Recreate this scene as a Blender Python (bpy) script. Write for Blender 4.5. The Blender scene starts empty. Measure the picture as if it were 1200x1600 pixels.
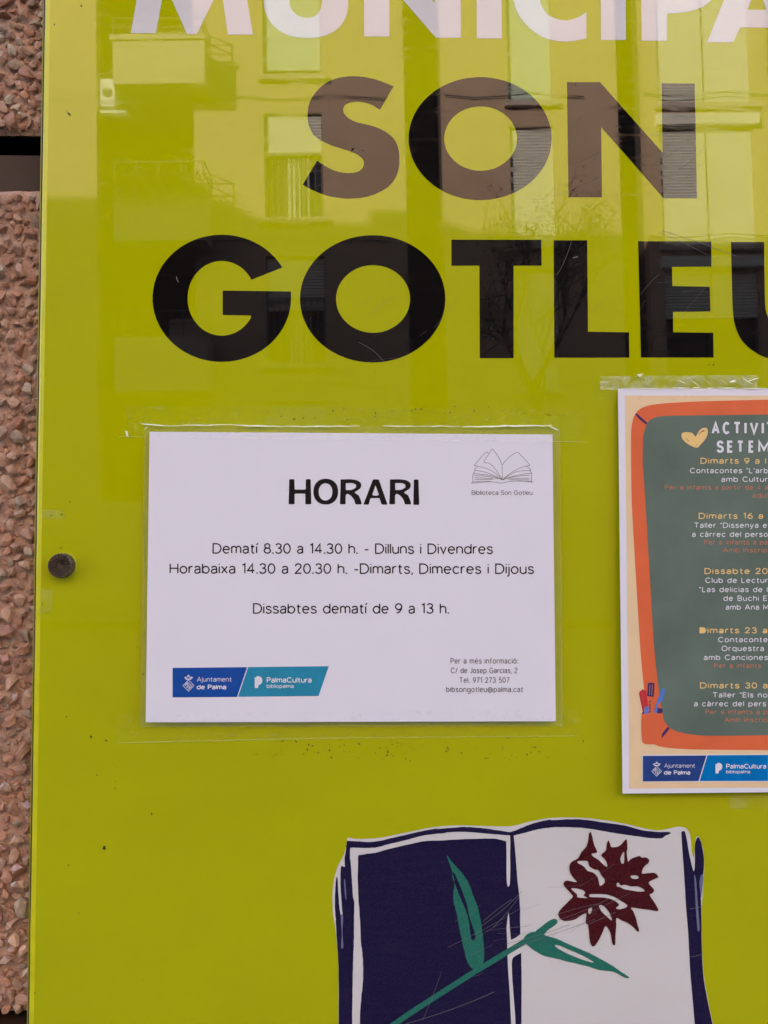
import bpy, math, random
from mathutils import Vector, Matrix, noise
from mathutils.geometry import delaunay_2d_cdt
random.seed(7)
SC = bpy.context.scene
COL = SC.collection
R = math.radians

# ---------------------------------------------------------------- camera
FPX = 1164.0                       # focal length in pixels of the 1200x1600 photograph
CAM = Vector((0.0, -0.545, 1.50))
cd = bpy.data.cameras.new('camera')
cd.sensor_fit = 'VERTICAL'; cd.sensor_height = 24.0; cd.sensor_width = 18.0
cd.lens = 24.0 * FPX / 1600.0
cd.clip_start = 0.01; cd.clip_end = 500
cam = bpy.data.objects.new('camera', cd); COL.objects.link(cam)
ROT = Matrix.Rotation(R(-1.0), 4, 'Z') @ Matrix.Rotation(R(90 + 2.3), 4, 'X')
cam.matrix_world = Matrix.Translation(CAM) @ ROT
SC.camera = cam

# ---------------------------------------------------------------- sky, sun, exposure
SUNDIR = Vector((0.75, -0.78, -0.31)).normalized()          # the way the light travels
elev = math.asin(-SUNDIR.z); azim = math.atan2(-SUNDIR.x, -SUNDIR.y)
world = bpy.data.worlds.new('World'); SC.world = world; world.use_nodes = True
wn = world.node_tree.nodes; wl = world.node_tree.links
sky = wn.new('ShaderNodeTexSky'); sky.sky_type = 'NISHITA'; sky.sun_disc = False
sky.sun_elevation = elev; sky.sun_rotation = azim
sky.air_density = 1.0; sky.dust_density = 1.0; sky.ozone_density = 1.6
wl.new(sky.outputs[0], wn['Background'].inputs[0]); wn['Background'].inputs[1].default_value = 0.13
sd = bpy.data.lights.new('sun', 'SUN'); sd.energy = 5.0; sd.angle = R(0.5); sd.color = (1, .90, .78)
sun = bpy.data.objects.new('sun', sd); COL.objects.link(sun)
sun.rotation_euler = SUNDIR.to_track_quat('-Z', 'Y').to_euler()
sun.location = (-15, 15, 30)
SC.view_settings.view_transform = 'Standard'; SC.view_settings.look = 'None'
SC.view_settings.gamma = 1; SC.view_settings.use_curve_mapping = False
SC.view_settings.exposure = 2.72

# ---------------------------------------------------------------- helpers
def ray(px, py):
    return (ROT.to_3x3() @ Vector((px - 600, -(py - 800), -FPX)))
def P(px, py, y=0.0):              # a point of the sign's plane (or a plane parallel to it)
    d = ray(px, py); t = (y - CAM.y) / d.y
    return CAM + d * t
def B(px, py, D):                  # a point of the street, as far as its mirror image in the sheet tells
    d = ray(px, py); t = (D - CAM.y) / d.y
    q = CAM + d * t
    return Vector((q.x, -D, q.z))

def tag(o, label=None, cat=None, group=None, kind=None):
    if label: o['label'] = label
    if cat: o['category'] = cat
    if group: o['group'] = group
    if kind: o['kind'] = kind
    return o
def empty(name, loc=(0, 0, 0), rot=(0, 0, 0)):
    o = bpy.data.objects.new(name, None); COL.objects.link(o)
    o.location = loc; o.rotation_euler = rot; o.empty_display_size = .05
    return o
def mesh_obj(name, verts, faces, mat, parent=None, smooth=False):
    me = bpy.data.meshes.new(name); me.from_pydata([tuple(v) for v in verts], [], faces)
    if mat: me.materials.append(mat)
    if smooth: me.polygons.foreach_set('use_smooth', [True] * len(me.polygons))
    me.update()
    o = bpy.data.objects.new(name, me); COL.objects.link(o)
    if parent: o.parent = parent; o.matrix_parent_inverse = parent.matrix_basis.inverted()
    return o

class MB:
    def __init__(s): s.v = []; s.f = []
    def add(s, v, f):
        b = len(s.v); s.v += [Vector(a) for a in v]; s.f += [tuple(i + b for i in q) for q in f]
    def box(s, x0, x1, y0, y1, z0, z1):
        v = [(x, y, z) for x in (x0, x1) for y in (y0, y1) for z in (z0, z1)]
        s.add(v, [(0, 1, 3, 2), (4, 6, 7, 5), (0, 4, 5, 1), (2, 3, 7, 6), (0, 2, 6, 4), (1, 5, 7, 3)])
    def tube(s, a, b, r0, r1=None, n=6):
        a = Vector(a); b = Vector(b); r1 = r0 if r1 is None else r1
        d = (b - a).normalized(); u = d.orthogonal().normalized(); w = d.cross(u)
        v = []
        for c, r in ((a, r0), (b, r1)):
            for k in range(n):
                t = 2 * math.pi * k / n; v.append(c + u * r * math.cos(t) + w * r * math.sin(t))
        s.add(v, [(k, (k + 1) % n, n + (k + 1) % n, n + k) for k in range(n)] + [tuple(range(n))[::-1], tuple(range(n, 2 * n))])
    def build(s, name, mat, parent=None, smooth=False, local=False):
        o = mesh_obj(name, s.v, s.f, mat, None, smooth)
        if parent:
            o.parent = parent
            if not local: o.matrix_parent_inverse = parent.matrix_basis.inverted()
        return o

# ---------------------------------------------------------------- materials
def mat_new(name):
    m = bpy.data.materials.new(name); m.use_nodes = True
    nt = m.node_tree; return m, nt.nodes, nt.links, nt.nodes['Principled BSDF']
def ramp(N, stops):
    r = N.new('ShaderNodeValToRGB'); e = r.color_ramp.elements
    e[0].position, e[0].color = stops[0][0], (*stops[0][1], 1)
    e[1].position, e[1].color = stops[-1][0], (*stops[-1][1], 1)
    for p, c in stops[1:-1]:
        k = e.new(p); k.color = (*c, 1)
    return r
def noise_tex(N, L, scale, detail=4, rough=.55, stretch=None):
    t = N.new('ShaderNodeTexNoise'); t.inputs['Scale'].default_value = scale
    t.inputs['Detail'].default_value = detail; t.inputs['Roughness'].default_value = rough
    c = N.new('ShaderNodeNewGeometry')
    if stretch:
        mp = N.new('ShaderNodeMapping'); mp.inputs['Scale'].default_value = stretch
        L.new(c.outputs['Position'], mp.inputs[0]); L.new(mp.outputs[0], t.inputs['Vector'])
    else: L.new(c.outputs['Position'], t.inputs['Vector'])
    return t
def simple(name, col, rough=.6, var=.12, scale=40, spec=.5, bump=0, bscale=None, metal=0, coat=0, ior=1.5, stretch=None):
    m, N, L, b = mat_new(name)
    t = noise_tex(N, L, scale, stretch=stretch)
    r = ramp(N, [(.3, tuple(c * (1 - var) for c in col)), (.7, tuple(min(1, c * (1 + var)) for c in col))])
    L.new(t.outputs[0], r.inputs[0]); L.new(r.outputs[0], b.inputs['Base Color'])
    b.inputs['Roughness'].default_value = rough; b.inputs['Metallic'].default_value = metal
    b.inputs['Specular IOR Level'].default_value = spec; b.inputs['IOR'].default_value = ior
    b.inputs['Coat Weight'].default_value = coat
    if bump:
        t2 = noise_tex(N, L, bscale or scale * 3)
        bp = N.new('ShaderNodeBump'); bp.inputs['Strength'].default_value = 1; bp.inputs['Distance'].default_value = bump
        L.new(t2.outputs[0], bp.inputs['Height']); L.new(bp.outputs[0], b.inputs['Normal'])
    return m

# the sheet of clear acrylic the print sits behind: every printed colour of the sign carries the same gloss
def acrylic(name, col, var=.05, half=None, dirt=True):
    m, N, L, b = mat_new(name)
    t = noise_tex(N, L, 4.5, 5, .6, (1, 1, 2))
    r = ramp(N, [(.3, tuple(c * (1 - var) for c in col)), (.7, tuple(c * (1 + var) for c in col))])
    L.new(t.outputs[0], r.inputs[0]); last = r.outputs[0]
    if half:                                    # the halftone grain of the printed drawing
        t3 = noise_tex(N, L, 900, 2)
        r3 = ramp(N, [(.42, col), (.62, half)])
        L.new(t3.outputs[0], r3.inputs[0]); last = r3.outputs[0]
    if dirt:                                    # thin film of dust wiped sideways
        t2 = noise_tex(N, L, 30, 6, .65, (1, 1, 9))
        r2 = ramp(N, [(.45, (0, 0, 0)), (.8, (.006, .0055, .005))])
        L.new(t2.outputs[0], r2.inputs[0])
        mx = N.new('ShaderNodeMix'); mx.data_type = 'RGBA'; mx.blend_type = 'ADD'; mx.inputs[0].default_value = 1
        L.new(last, mx.inputs[6]); L.new(r2.outputs[0], mx.inputs[7]); last = mx.outputs[2]
    L.new(last, b.inputs['Base Color'])
    ts = noise_tex(N, L, 26, 7, .7, (1, 1, 7))      # smears left by wiping
    rs = N.new('ShaderNodeMapRange'); rs.inputs[1].default_value = .5; rs.inputs[2].default_value = .82; rs.inputs[3].default_value = .012; rs.inputs[4].default_value = .16
    L.new(ts.outputs[0], rs.inputs[0]); L.new(rs.outputs[0], b.inputs['Roughness'])
    b.inputs['IOR'].default_value = 1.5
    t4 = noise_tex(N, L, 22, 3, .5, (1, 1, 3.2))    # the sheet is not quite flat
    bp = N.new('ShaderNodeBump'); bp.inputs['Strength'].default_value = .5; bp.inputs['Distance'].default_value = .000007
    L.new(t4.outputs[0], bp.inputs['Height']); L.new(bp.outputs[0], b.inputs['Normal'])
    return m

M = {}
M['green'] = acrylic('sign_green', (.445, .455, .0004), dirt=False)
M['black'] = acrylic('print_black', (.006, .0045, .0045))
M['white'] = acrylic('print_white', (.68, .65, .66))
M['navy'] = acrylic('print_navy', (.008, .005, .040), half=(.017, .011, .052))
M['wine'] = acrylic('print_wine', (.050, .003, .006), half=(.085, .007, .012))
M['leafgreen'] = acrylic('print_green', (.018, .150, .115), half=(.026, .18, .13))
M['fade'] = acrylic('print_pale_blue', (.16, .17, .30))
M['edge'] = simple('acrylic_edge_glow', (.62, .60, .01), .25, .08, 60)  # brighter yellow puts the light gathered in the sheet's edge into its colour
M['edge2'] = simple('board_edge', (.36, .34, .02), .5, .1, 60)
M['gap'] = simple('joint_dark', (.05, .045, .02), .8)  # dark tone of the gap between the two layers
M['paper'] = simple('laminated_paper', (.80, .77, .86), .22, .012, 14, bump=.00004, bscale=26, spec=.35)
M['ink'] = simple('ink_black', (.012, .009, .010), .22, .2, 300, spec=.35)
M['inkgrey'] = simple('ink_grey', (.10, .095, .11), .25, .1, 300, spec=.35)
M['blue'] = simple('ink_blue', (.012, .075, .36), .22, .08, 100, spec=.35)
M['teal'] = simple('ink_teal', (.028, .26, .42), .22, .06, 100, spec=.35)
M['blue2'] = simple('ink_dark_blue', (.022, .060, .25), .22, .08, 100, spec=.35)
M['cyan'] = simple('ink_bright_blue', (.0, .17, .50), .22, .08, 100, spec=.35)
M['beige'] = simple('ink_beige', (.84, .62, .38), .22, .03, 50, spec=.35)
M['orange'] = simple('ink_orange', (.76, .155, .062), .22, .05, 40, spec=.35)
M['chalk'] = simple('ink_board_green', (.135, .180, .150), .22, .13, 26, spec=.35)
M['yellow'] = simple('ink_yellow', (.86, .60, .24), .22, .03, 50, spec=.35)
M['chalkwhite'] = simple('ink_white', (.78, .77, .84), .22, .02, 50, spec=.35)
M['dimorange'] = simple('ink_dim_orange', (.60, .21, .115), .22, .1, 200, spec=.35)
M['violet'] = simple('ink_violet', (.06, .035, .14), .22, .1, 50, spec=.35)
M['red'] = simple('ink_red', (.62, .035, .06), .22, .1, 50, spec=.35)
M['pen'] = simple('ink_pen_blue', (.10, .22, .62), .22, .1, 50, spec=.35)
M['speck'] = simple('dirt', (.02, .015, .01), .9)
M['scratch'] = simple('scratch', (.15, .14, .16), .5)

def film(name, alpha, col=(.75, .78, .70), rough=.12, bump=.00006, bs=260, patch=None):
    m, N, L, b = mat_new(name)
    b.inputs['Base Color'].default_value = (*col, 1)
    b.inputs['Roughness'].default_value = rough; b.inputs['IOR'].default_value = 1.5
    t = noise_tex(N, L, bs, 5)
    bp = N.new('ShaderNodeBump'); bp.inputs['Distance'].default_value = bump
    L.new(t.outputs[0], bp.inputs['Height']); L.new(bp.outputs[0], b.inputs['Normal'])
    if patch:
        t2 = noise_tex(N, L, patch[0], 5, .6)
        r2 = N.new('ShaderNodeMapRange'); r2.inputs[1].default_value = patch[1]; r2.inputs[2].default_value = patch[2]
        r2.inputs[3].default_value = alpha * .25; r2.inputs[4].default_value = patch[3]
        L.new(t2.outputs[0], r2.inputs[0]); L.new(r2.outputs[0], b.inputs['Alpha'])
    else: b.inputs['Alpha'].default_value = alpha
    return m
M['pouch'] = film('laminate_film', .03)
M['tape'] = film('clear_tape', .03, patch=(240, .55, .78, .12))
M['tape2'] = film('crumpled_tape', .14, col=(.80, .80, .66), rough=.2, bump=.0006, bs=150, patch=(85, .38, .66, .42))
M['tape3'] = film('glue_patch', .05, col=(.75, .76, .6), rough=.3, bump=.0004, bs=150, patch=(85, .42, .68, .13))
M['glint'] = film('tape_edge_glint', .92, col=(.95, .92, .68), rough=.10, bump=.0001, bs=200)  # pale near-opaque colour paints the glint; torn ends share it

# ---------------------------------------------------------------- flat print
def crom(pts, closed=True, n=6):
    out = []; m = len(pts)
    rng = range(m) if closed else range(m - 1)
    for i in rng:
        if closed: a, b, c, d = pts[(i - 1) % m], pts[i], pts[(i + 1) % m], pts[(i + 2) % m]
        else: a, b, c, d = pts[max(i - 1, 0)], pts[i], pts[i + 1], pts[min(i + 2, m - 1)]
        for k in range(n):
            t = k / n; t2 = t * t; t3 = t2 * t
            out.append(tuple(.5 * (2 * b[j] + (c[j] - a[j]) * t + (2 * a[j] - 5 * b[j] + 4 * c[j] - d[j]) * t2 + (3 * b[j] - a[j] - 3 * c[j] + d[j]) * t3) for j in (0, 1)))
    if not closed: out.append(tuple(pts[-1]))
    return out
def rnd(pts, r=3, n=3):            # polygon with its corners rounded
    out = []; m = len(pts)
    for i in range(m):
        p, q, s = Vector(pts[i - 1]), Vector(pts[i]), Vector(pts[(i + 1) % m])
        a = q + (p - q).normalized() * min(r, (p - q).length * .45); b = q + (s - q).normalized() * min(r, (s - q).length * .45)
        for k in range(n + 1):
            t = k / n; out.append(tuple(a * (1 - t) ** 2 + q * 2 * t * (1 - t) + b * t * t))
    return out
def ell(cx, cy, rx, ry, n=72, a0=0, a1=360, p=2.0):
    out = []
    full = abs(a1 - a0) >= 360
    for k in range(n if full else n + 1):
        a = R(a0 + (a1 - a0) * k / n); c, s = math.cos(a), math.sin(a)
        out.append((cx + rx * math.copysign(abs(c) ** (2 / p), c), cy - ry * math.copysign(abs(s) ** (2 / p), s)))
    return out
def tr(pts, ox, oy, s): return [(ox + x / s, oy + y / s) for x, y in pts]

def to_mesh_px(name, v2, tris, mat, y, parent):
    vs = []
    for (px, py) in v2:
        yy = y(px, py) if callable(y) else y
        vs.append(P(px, py, yy))
    fs = []
    for t in tris:
        a, b, c = vs[t[0]], vs[t[1]], vs[t[2]]
        fs.append(tuple(t) if (b - a).cross(c - a).y < 0 else tuple(reversed(t)))
    return mesh_obj(name, vs, fs, mat, parent)
def flat(name, loops, mat, y, parent, label=None):      # loops fill even-odd, so inner ones are holes
    v = []; e = []
    for lp in loops:
        b = len(v); v += [Vector(p) for p in lp]; e += [(b + i, b + (i + 1) % len(lp)) for i in range(len(lp))]
    ov, oe, of, *_ = delaunay_2d_cdt(v, e, [], 0, 1e-5)
    keep = []
    for t in of:
        cx = sum(ov[i].x for i in t) / 3; cy = sum(ov[i].y for i in t) / 3; ins = False
        for lp in loops:
            j = len(lp) - 1
            for i in range(len(lp)):
                xi, yi = lp[i][0], lp[i][1]; xj, yj = lp[j][0], lp[j][1]
                if (yi > cy) != (yj > cy) and cx < (xj - xi) * (cy - yi) / (yj - yi) + xi: ins = not ins
                j = i
        if ins: keep.append(tuple(t))
    o = to_mesh_px(name, ov, keep, mat, y, parent)
    if label: o['label'] = label
    return o
def union(name, polys, mat, y, parent, label=None):     # polys that may overlap, merged into one sheet
    v = []; f = []
    for vv, ff in polys:
        b = len(v); v += [Vector(p) for p in vv]
        for q in ff:
            q = [b + i for i in q]
            ar = sum(v[q[i]].x * v[q[(i + 1) % len(q)]].y - v[q[(i + 1) % len(q)]].x * v[q[i]].y for i in range(len(q)))
            if abs(ar) < 1e-7: continue
            f.append(q if ar > 0 else q[::-1])
    ov, oe, of, _1, _2, src = delaunay_2d_cdt(v, [], f, 1, 1e-5)
    o = to_mesh_px(name, ov, [tuple(q) for q, sr_ in zip(of, src) if sr_], mat, y, parent)
    if label: o['label'] = label
    return o
def ribbon(pts, w, closed=False, w1=None):
    n = len(pts); L_, R_ = [], []
    for i in range(n):
        if closed: a, b = Vector(pts[i - 1]), Vector(pts[(i + 1) % n])
        else: a, b = Vector(pts[max(i - 1, 0)]), Vector(pts[min(i + 1, n - 1)])
        q = Vector(pts[i])
        if closed or 0 < i < n - 1:
            d1 = (q - a).normalized(); d2 = (b - q).normalized()
            t = (d1 + d2); t = t.normalized() if t.length > 1e-6 else d1
            k = 1 / max(.45, abs(t.dot(d1)))
        else: t = (b - a).normalized(); k = 1
        nn = Vector((-t.y, t.x)); ww = w if w1 is None else w + (w1 - w) * i / max(1, n - 1)
        L_.append(q + nn * ww / 2 * k); R_.append(q - nn * ww / 2 * k)
    v = L_ + R_
    m = n if closed else n - 1
    return [tuple(p) for p in v], [(i, (i + 1) % n, n + (i + 1) % n, n + i) for i in range(m)]

# a plain monoline alphabet, drawn as centre lines (cap height 1, x-height .72)
def E_(cx, cy, rx, ry, a0=0, a1=360, n=None):
    n = n or max(6, int(abs(a1 - a0) / 16))
    k = n if abs(a1 - a0) >= 360 else n + 1
    return [(cx + rx * math.cos(R(a0 + (a1 - a0) * i / n)), cy + ry * math.sin(R(a0 + (a1 - a0) * i / n))) for i in range(k)]
def S_(*p): return crom(list(p), False, 4)
def bowl(cx=.30): return ('c', E_(cx, .36, .30, .36))
def arch(a, b): return [(a, .40)] + E_((a + b) / 2, .47, (b - a) / 2, .25, 180, 0) + [(b, 0)]
def O_(w=.86, cy=.5): return ('c', E_(w / 2, cy, w / 2, .5))
acute = lambda x: [(x - .02, .88), (x + .12, 1.06)]
grave = lambda x: [(x + .06, .88), (x - .10, 1.06)]
_a = [S_((.03, .56), (.10, .68), (.25, .72), (.41, .68), (.48, .52), (.48, .30)) + [(.48, .0)], S_((.48, .42), (.28, .41), (.08, .35), (.0, .20), (.07, .04), (.22, 0), (.38, .05), (.48, .22))]
_e = [[(0, .38), (.58, .38)] , [(.58, .38)] + E_(.29, .36, .29, .36, 8, 318)]
_dot = [(0, .90), (0, 1.0)]
GL = {
' ': (.26, []), '.': (.05, [[(.0, -.05), (.0, .07)], [(.05, -.05), (.05, .07)]]), ',': (.04, [[(.05, .07), (0, -.16)]]), ':': (.05, [[(0, -.05), (0, .07)], [(.05, -.05), (.05, .07)], [(0, .60), (0, .72)], [(.05, .60), (.05, .72)]]),
'-': (.34, [[(0, .38), (.34, .38)]]), '/': (.4, [[(0, -.05), (.4, 1.02)]]), "'": (0, [[(0, .74), (0, 1.0)]]), '"': (.16, [[(0, .76), (0, 1.0)], [(.16, .76), (.16, 1.0)]]),
'A': (.80, [[(0, 0), (.4, 1), (.8, 0)], [(.13, .32), (.67, .32)]]), 'B': (.60, [[(0, 0), (0, 1), (.32, 1)] + E_(.32, .76, .24, .24, 75, -90) + [(0, .52)], [(.30, .52)] + E_(.34, .26, .27, .26, 75, -90) + [(0, 0)]]),
'C': (.78, [E_(.43, .5, .43, .5, 42, 318)]), 'D': (.74, [('c', [(0, 0), (0, 1), (.30, 1)] + E_(.32, .5, .42, .5, 80, -80) + [(.30, 0)])]),
'E': (.54, [[(.54, 1), (0, 1), (0, 0), (.54, 0)], [(0, .52), (.48, .52)]]), 'G': (.84, [E_(.43, .5, .43, .5, 42, 352) + [(.86, .46), (.46, .46)]]),
'H': (.70, [[(0, 0), (0, 1)], [(.7, 0), (.7, 1)], [(0, .52), (.7, .52)]]), 'I': (0, [[(0, 0), (0, 1)]]),
'J': (.40, [[(.4, 1), (.4, .25)] + E_(.2, .22, .2, .22, 0, -150)]), 'L': (.50, [[(0, 1), (0, 0), (.5, 0)]]),
'M': (.84, [[(0, 0), (0, 1), (.42, .2), (.84, 1), (.84, 0)]]), 'O': (.86, [O_()]), 'P': (.58, [[(0, 0), (0, 1), (.30, 1)] + E_(.30, .73, .27, .27, 75, -90) + [(0, .46)]]),
'S': (.58, [S_((.56, .80), (.46, .95), (.29, 1.0), (.10, .93), (.03, .75), (.12, .58), (.30, .51), (.48, .44), (.58, .27), (.50, .07), (.29, 0), (.10, .05), (0, .20))]),
'T': (.70, [[(0, 1), (.7, 1)], [(.35, 1), (.35, 0)]]), 'V': (.72, [[(0, 1), (.36, 0), (.72, 1)]]),
'a': (.50, _a), 'à': (.50, _a + [grave(.24)]), 'b': (.60, [[(0, 1), (0, 0)], bowl()]), 'c': (.54, [E_(.30, .36, .30, .36, 42, 318)]), 'd': (.60, [[(.60, 1), (.60, 0)], bowl()]),
'e': (.58, _e), 'é': (.58, _e + [acute(.24)]), 'f': (.32, [S_((.34, .99), (.22, 1.0), (.13, .90), (.13, .70)) + [(.13, 0)], [(0, .70), (.32, .70)]]),
'g': (.60, [bowl(), [(.60, .72), (.60, 0)] + S_((.60, -.04), (.55, -.22), (.40, -.30), (.22, -.30), (.05, -.22))]), 'h': (.52, [[(0, 1), (0, 0)], arch(0, .52)]),
'i': (0, [[(0, .72), (0, 0)], _dot]), 'í': (.02, [[(0, .72), (0, 0)], acute(0)]), 'j': (.04, [[(.04, .72), (.04, -.12)] + S_((.03, -.20), (-.04, -.28), (-.14, -.28)), [(.04, .90), (.04, 1.0)]]),
'k': (.5, [[(0, 1), (0, 0)], [(.48, .72), (0, .26)], [(.16, .42), (.5, 0)]]), 'l': (0, [[(0, 1), (0, 0)]]), 'm': (.86, [[(0, .72), (0, 0)], arch(0, .43), arch(.43, .86)]), 'n': (.52, [[(0, .72), (0, 0)], arch(0, .52)]),
'o': (.60, [bowl()]), 'ó': (.60, [bowl(), acute(.25)]), 'p': (.60, [[(0, .72), (0, -.28)], bowl()]), 'q': (.60, [[(.60, .72), (.60, -.28)], bowl()]), 'r': (.30, [[(0, .72), (0, 0)], S_((0, .42), (.07, .62), (.18, .71), (.32, .71))]),
's': (.46, [S_((.45, .56), (.36, .69), (.22, .72), (.07, .67), (.03, .54), (.12, .42), (.25, .37), (.40, .31), (.47, .18), (.40, .04), (.22, 0), (.07, .04), (0, .15))]),
't': (.34, [[(.13, .92), (.13, .20)] + S_((.14, .12), (.20, .01), (.34, 0)), [(0, .70), (.34, .70)]]), 'u': (.52, [[(.52, .72), (.52, 0)], [(0, .72), (0, .25)] + E_(.26, .25, .26, .25, 180, 350)]), 'v': (.52, [[(0, .72), (.26, 0), (.52, .72)]]),
'x': (.50, [[(0, .72), (.5, 0)], [(.5, .72), (0, 0)]]), 'y': (.54, [[(0, .72), (.28, 0)], [(.54, .72), (.22, -.16), (.06, -.28)]]),
'@': (1.0, [E_(.5, .36, .5, .52, -50, 290), ('c', E_(.48, .36, .22, .24)), [(.71, .60), (.72, .22), (.84, .12)]]),
'0': (.60, [('c', E_(.30, .5, .30, .5))]), '1': (.26, [[(0, .86), (.22, 1), (.22, 0)]]), '2': (.56, [S_((.02, .74), (.08, .93), (.28, 1.0), (.48, .92), (.52, .74), (.42, .52), (.0, .0)) + [(.56, 0)]]),
'3': (.56, [S_((.04, .84), (.14, .97), (.30, 1), (.47, .93), (.51, .76), (.43, .59), (.24, .54)), S_((.24, .54), (.46, .48), (.56, .28), (.48, .07), (.28, 0), (.10, .04), (.0, .18))]), '4': (.62, [[(.44, 0), (.44, 1), (0, .28), (.62, .28)]]),
'5': (.54, [[(.48, 1), (.08, 1), (.04, .54)] + S_((.10, .58), (.28, .63), (.48, .54), (.54, .32), (.46, .08), (.26, 0), (.08, .05), (.0, .16))]),
'6': (.58, [S_((.48, .98), (.22, .86), (.04, .55), (.0, .30)), ('c', E_(.29, .31, .29, .31))]), '7': (.54, [[(0, 1), (.54, 1), (.16, 0)]]),
'8': (.58, [('c', E_(.29, .77, .24, .23)), ('c', E_(.29, .27, .29, .27))]), '9': (.58, [S_((.10, .02), (.36, .14), (.54, .45), (.58, .70)), ('c', E_(.29, .69, .29, .31))]),
}
def text_polys(s, x0, x1, base, cap, w, track=.22, slope=0.0):
    tot = 0; pos = []
    for i, c in enumerate(s):
        pos.append(tot); tot += GL[c][0] + (track if i < len(s) - 1 else 0)
    sx = (x1 - x0 - w) / (tot or 1); sy = cap - w
    out = []
    for c, p in zip(s, pos):
        for st in GL[c][1]:
            closed = isinstance(st, tuple) and st[0] == 'c'
            pts = st[1] if closed else st
            q = []
            for (gx, gy) in pts:
                X = x0 + w / 2 + (p + gx) * sx
                pt = (X, base - w / 2 - gy * sy + slope * (X - 600))
                if not q or (abs(pt[0] - q[-1][0]) + abs(pt[1] - q[-1][1])) > 1e-4: q.append(pt)
            out.append(ribbon(q, w, closed))
    return out
def text(s, x0, x1, base, cap, w, mat, y, parent, name='text_line', track=.22, slope=0.0):
    return union(name, text_polys(s, x0, x1, base, cap, w, track, slope), mat, y, parent)
#@@STRUCT
# ================================================================ SETTING
def ground_sheet(name, x0, x1, y0, y1, z, mat):
    return tag(mesh_obj(name, [(x0, y0, z), (x1, y0, z), (x1, y1, z), (x0, y1, z)], [(0, 1, 2, 3)], mat), kind='structure')
ground_sheet('ground', -200, 200, -200, 200, -.14, simple('earth', (.16, .14, .11), .9, .2, 1.2))
ground_sheet('road', -60, 60, -13.5, -3.4, -.13, simple('asphalt', (.075, .073, .07), .85, .12, 3, bump=.004, bscale=90))
pv = simple('paving', (.085, .08, .075), .8, .15, 4, bump=.002, bscale=60)
for (n, a, b) in (('pavement', -3.2, .06), ('pavement', -17.4, -13.7)):
    m = MB(); m.box(-60, 60, a, b, -.2, 0); tag(m.build(n, pv), kind='structure')
ks = simple('kerb_stone', (.08, .077, .072), .8, .05, 8)
for (a, b) in ((-3.4, -3.2), (-13.7, -13.5)):
    m = MB()
    for i in range(60): m.box(-60 + i * 2 + .006, -58 + i * 2 - .006, a, b, -.2, .004)
    tag(m.build('kerb', ks), kind='structure')

# ---------------------------------------------------------------- the library building behind the sign
WALLY = .020
lib = empty('library_building', (0, WALLY, 0))
tag(lib, 'library wall of pinkish crushed stone panels with dark joint behind the green sign', 'building')
render = simple('grey_render', (.42, .36, .30), .85, .1, 3, bump=.003, bscale=40)
m = MB()
# body set back a little behind the stone-faced panels, with a roof line that steps down towards the right
DF = 17.4
SX, SZ = SUNDIR.x / -SUNDIR.y * DF, -SUNDIR.z / -SUNDIR.y * DF
RX = [-60]; HZ = []
for (pxe, pys) in ((312, 303), (560, 342), (640, 322), (950, 358), (2600, 377)):
    q = B(pxe, pys, DF); RX.append(q.x - SX); HZ.append(q.z + SZ)
RX[-1] = 26
for i in range(5): m.box(RX[i], RX[i + 1], WALLY + .26, 11, -.1, HZ[i])
m.build('body', render, lib)

mortar = simple('mortar', (.52, .33, .25), .9, .16, 70, bump=.0016, bscale=380)
def stone_mat(name, gloss):
    m, N, L, b = mat_new(name)
    oi = N.new('ShaderNodeObjectInfo')
    geo = N.new('ShaderNodeNewGeometry')
    t = noise_tex(N, L, 75, 5, .6)
    t0 = noise_tex(N, L, 38, 1)
    rn = N.new('ShaderNodeMath'); rn.operation = 'ADD'; L.new(oi.outputs['Random'], rn.inputs[0]); L.new(geo.outputs['Random Per Island'], rn.inputs[1])
    fr = N.new('ShaderNodeMath'); fr.operation = 'FRACT'; L.new(rn.outputs[0], fr.inputs[0])
    r = ramp(N, [(0, (.37, .18, .12)), (.25, (.50, .26, .17)), (.5, (.42, .26, .185)), (.72, (.58, .35, .24)), (.9, (.33, .24, .18)), (1, (.55, .43, .32))])
    L.new(fr.outputs[0], r.inputs[0])
    r2 = ramp(N, [(.3, (.70, .70, .70)), (.7, (1.22, 1.2, 1.18))]); L.new(t.outputs[0], r2.inputs[0])
    mx = N.new('ShaderNodeMix'); mx.data_type = 'RGBA'; mx.blend_type = 'MULTIPLY'; mx.inputs[0].default_value = 1
    L.new(r.outputs[0], mx.inputs[6]); L.new(r2.outputs[0], mx.inputs[7]); L.new(mx.outputs[2], b.inputs['Base Color'])
    b.inputs['Roughness'].default_value = .12 if gloss else .7
    if gloss: b.inputs['Coat Weight'].default_value = 1; b.inputs['Coat Roughness'].default_value = .05
    tb = noise_tex(N, L, 330, 5)
    bp = N.new('ShaderNodeBump'); bp.inputs['Distance'].default_value = .0010
    L.new(tb.outputs[0], bp.inputs['Height']); L.new(bp.outputs[0], b.inputs['Normal'])
    return m
M['stone'] = stone_mat('crushed_stone', False); M['stonewet'] = stone_mat('varnished_stone', True)

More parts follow.
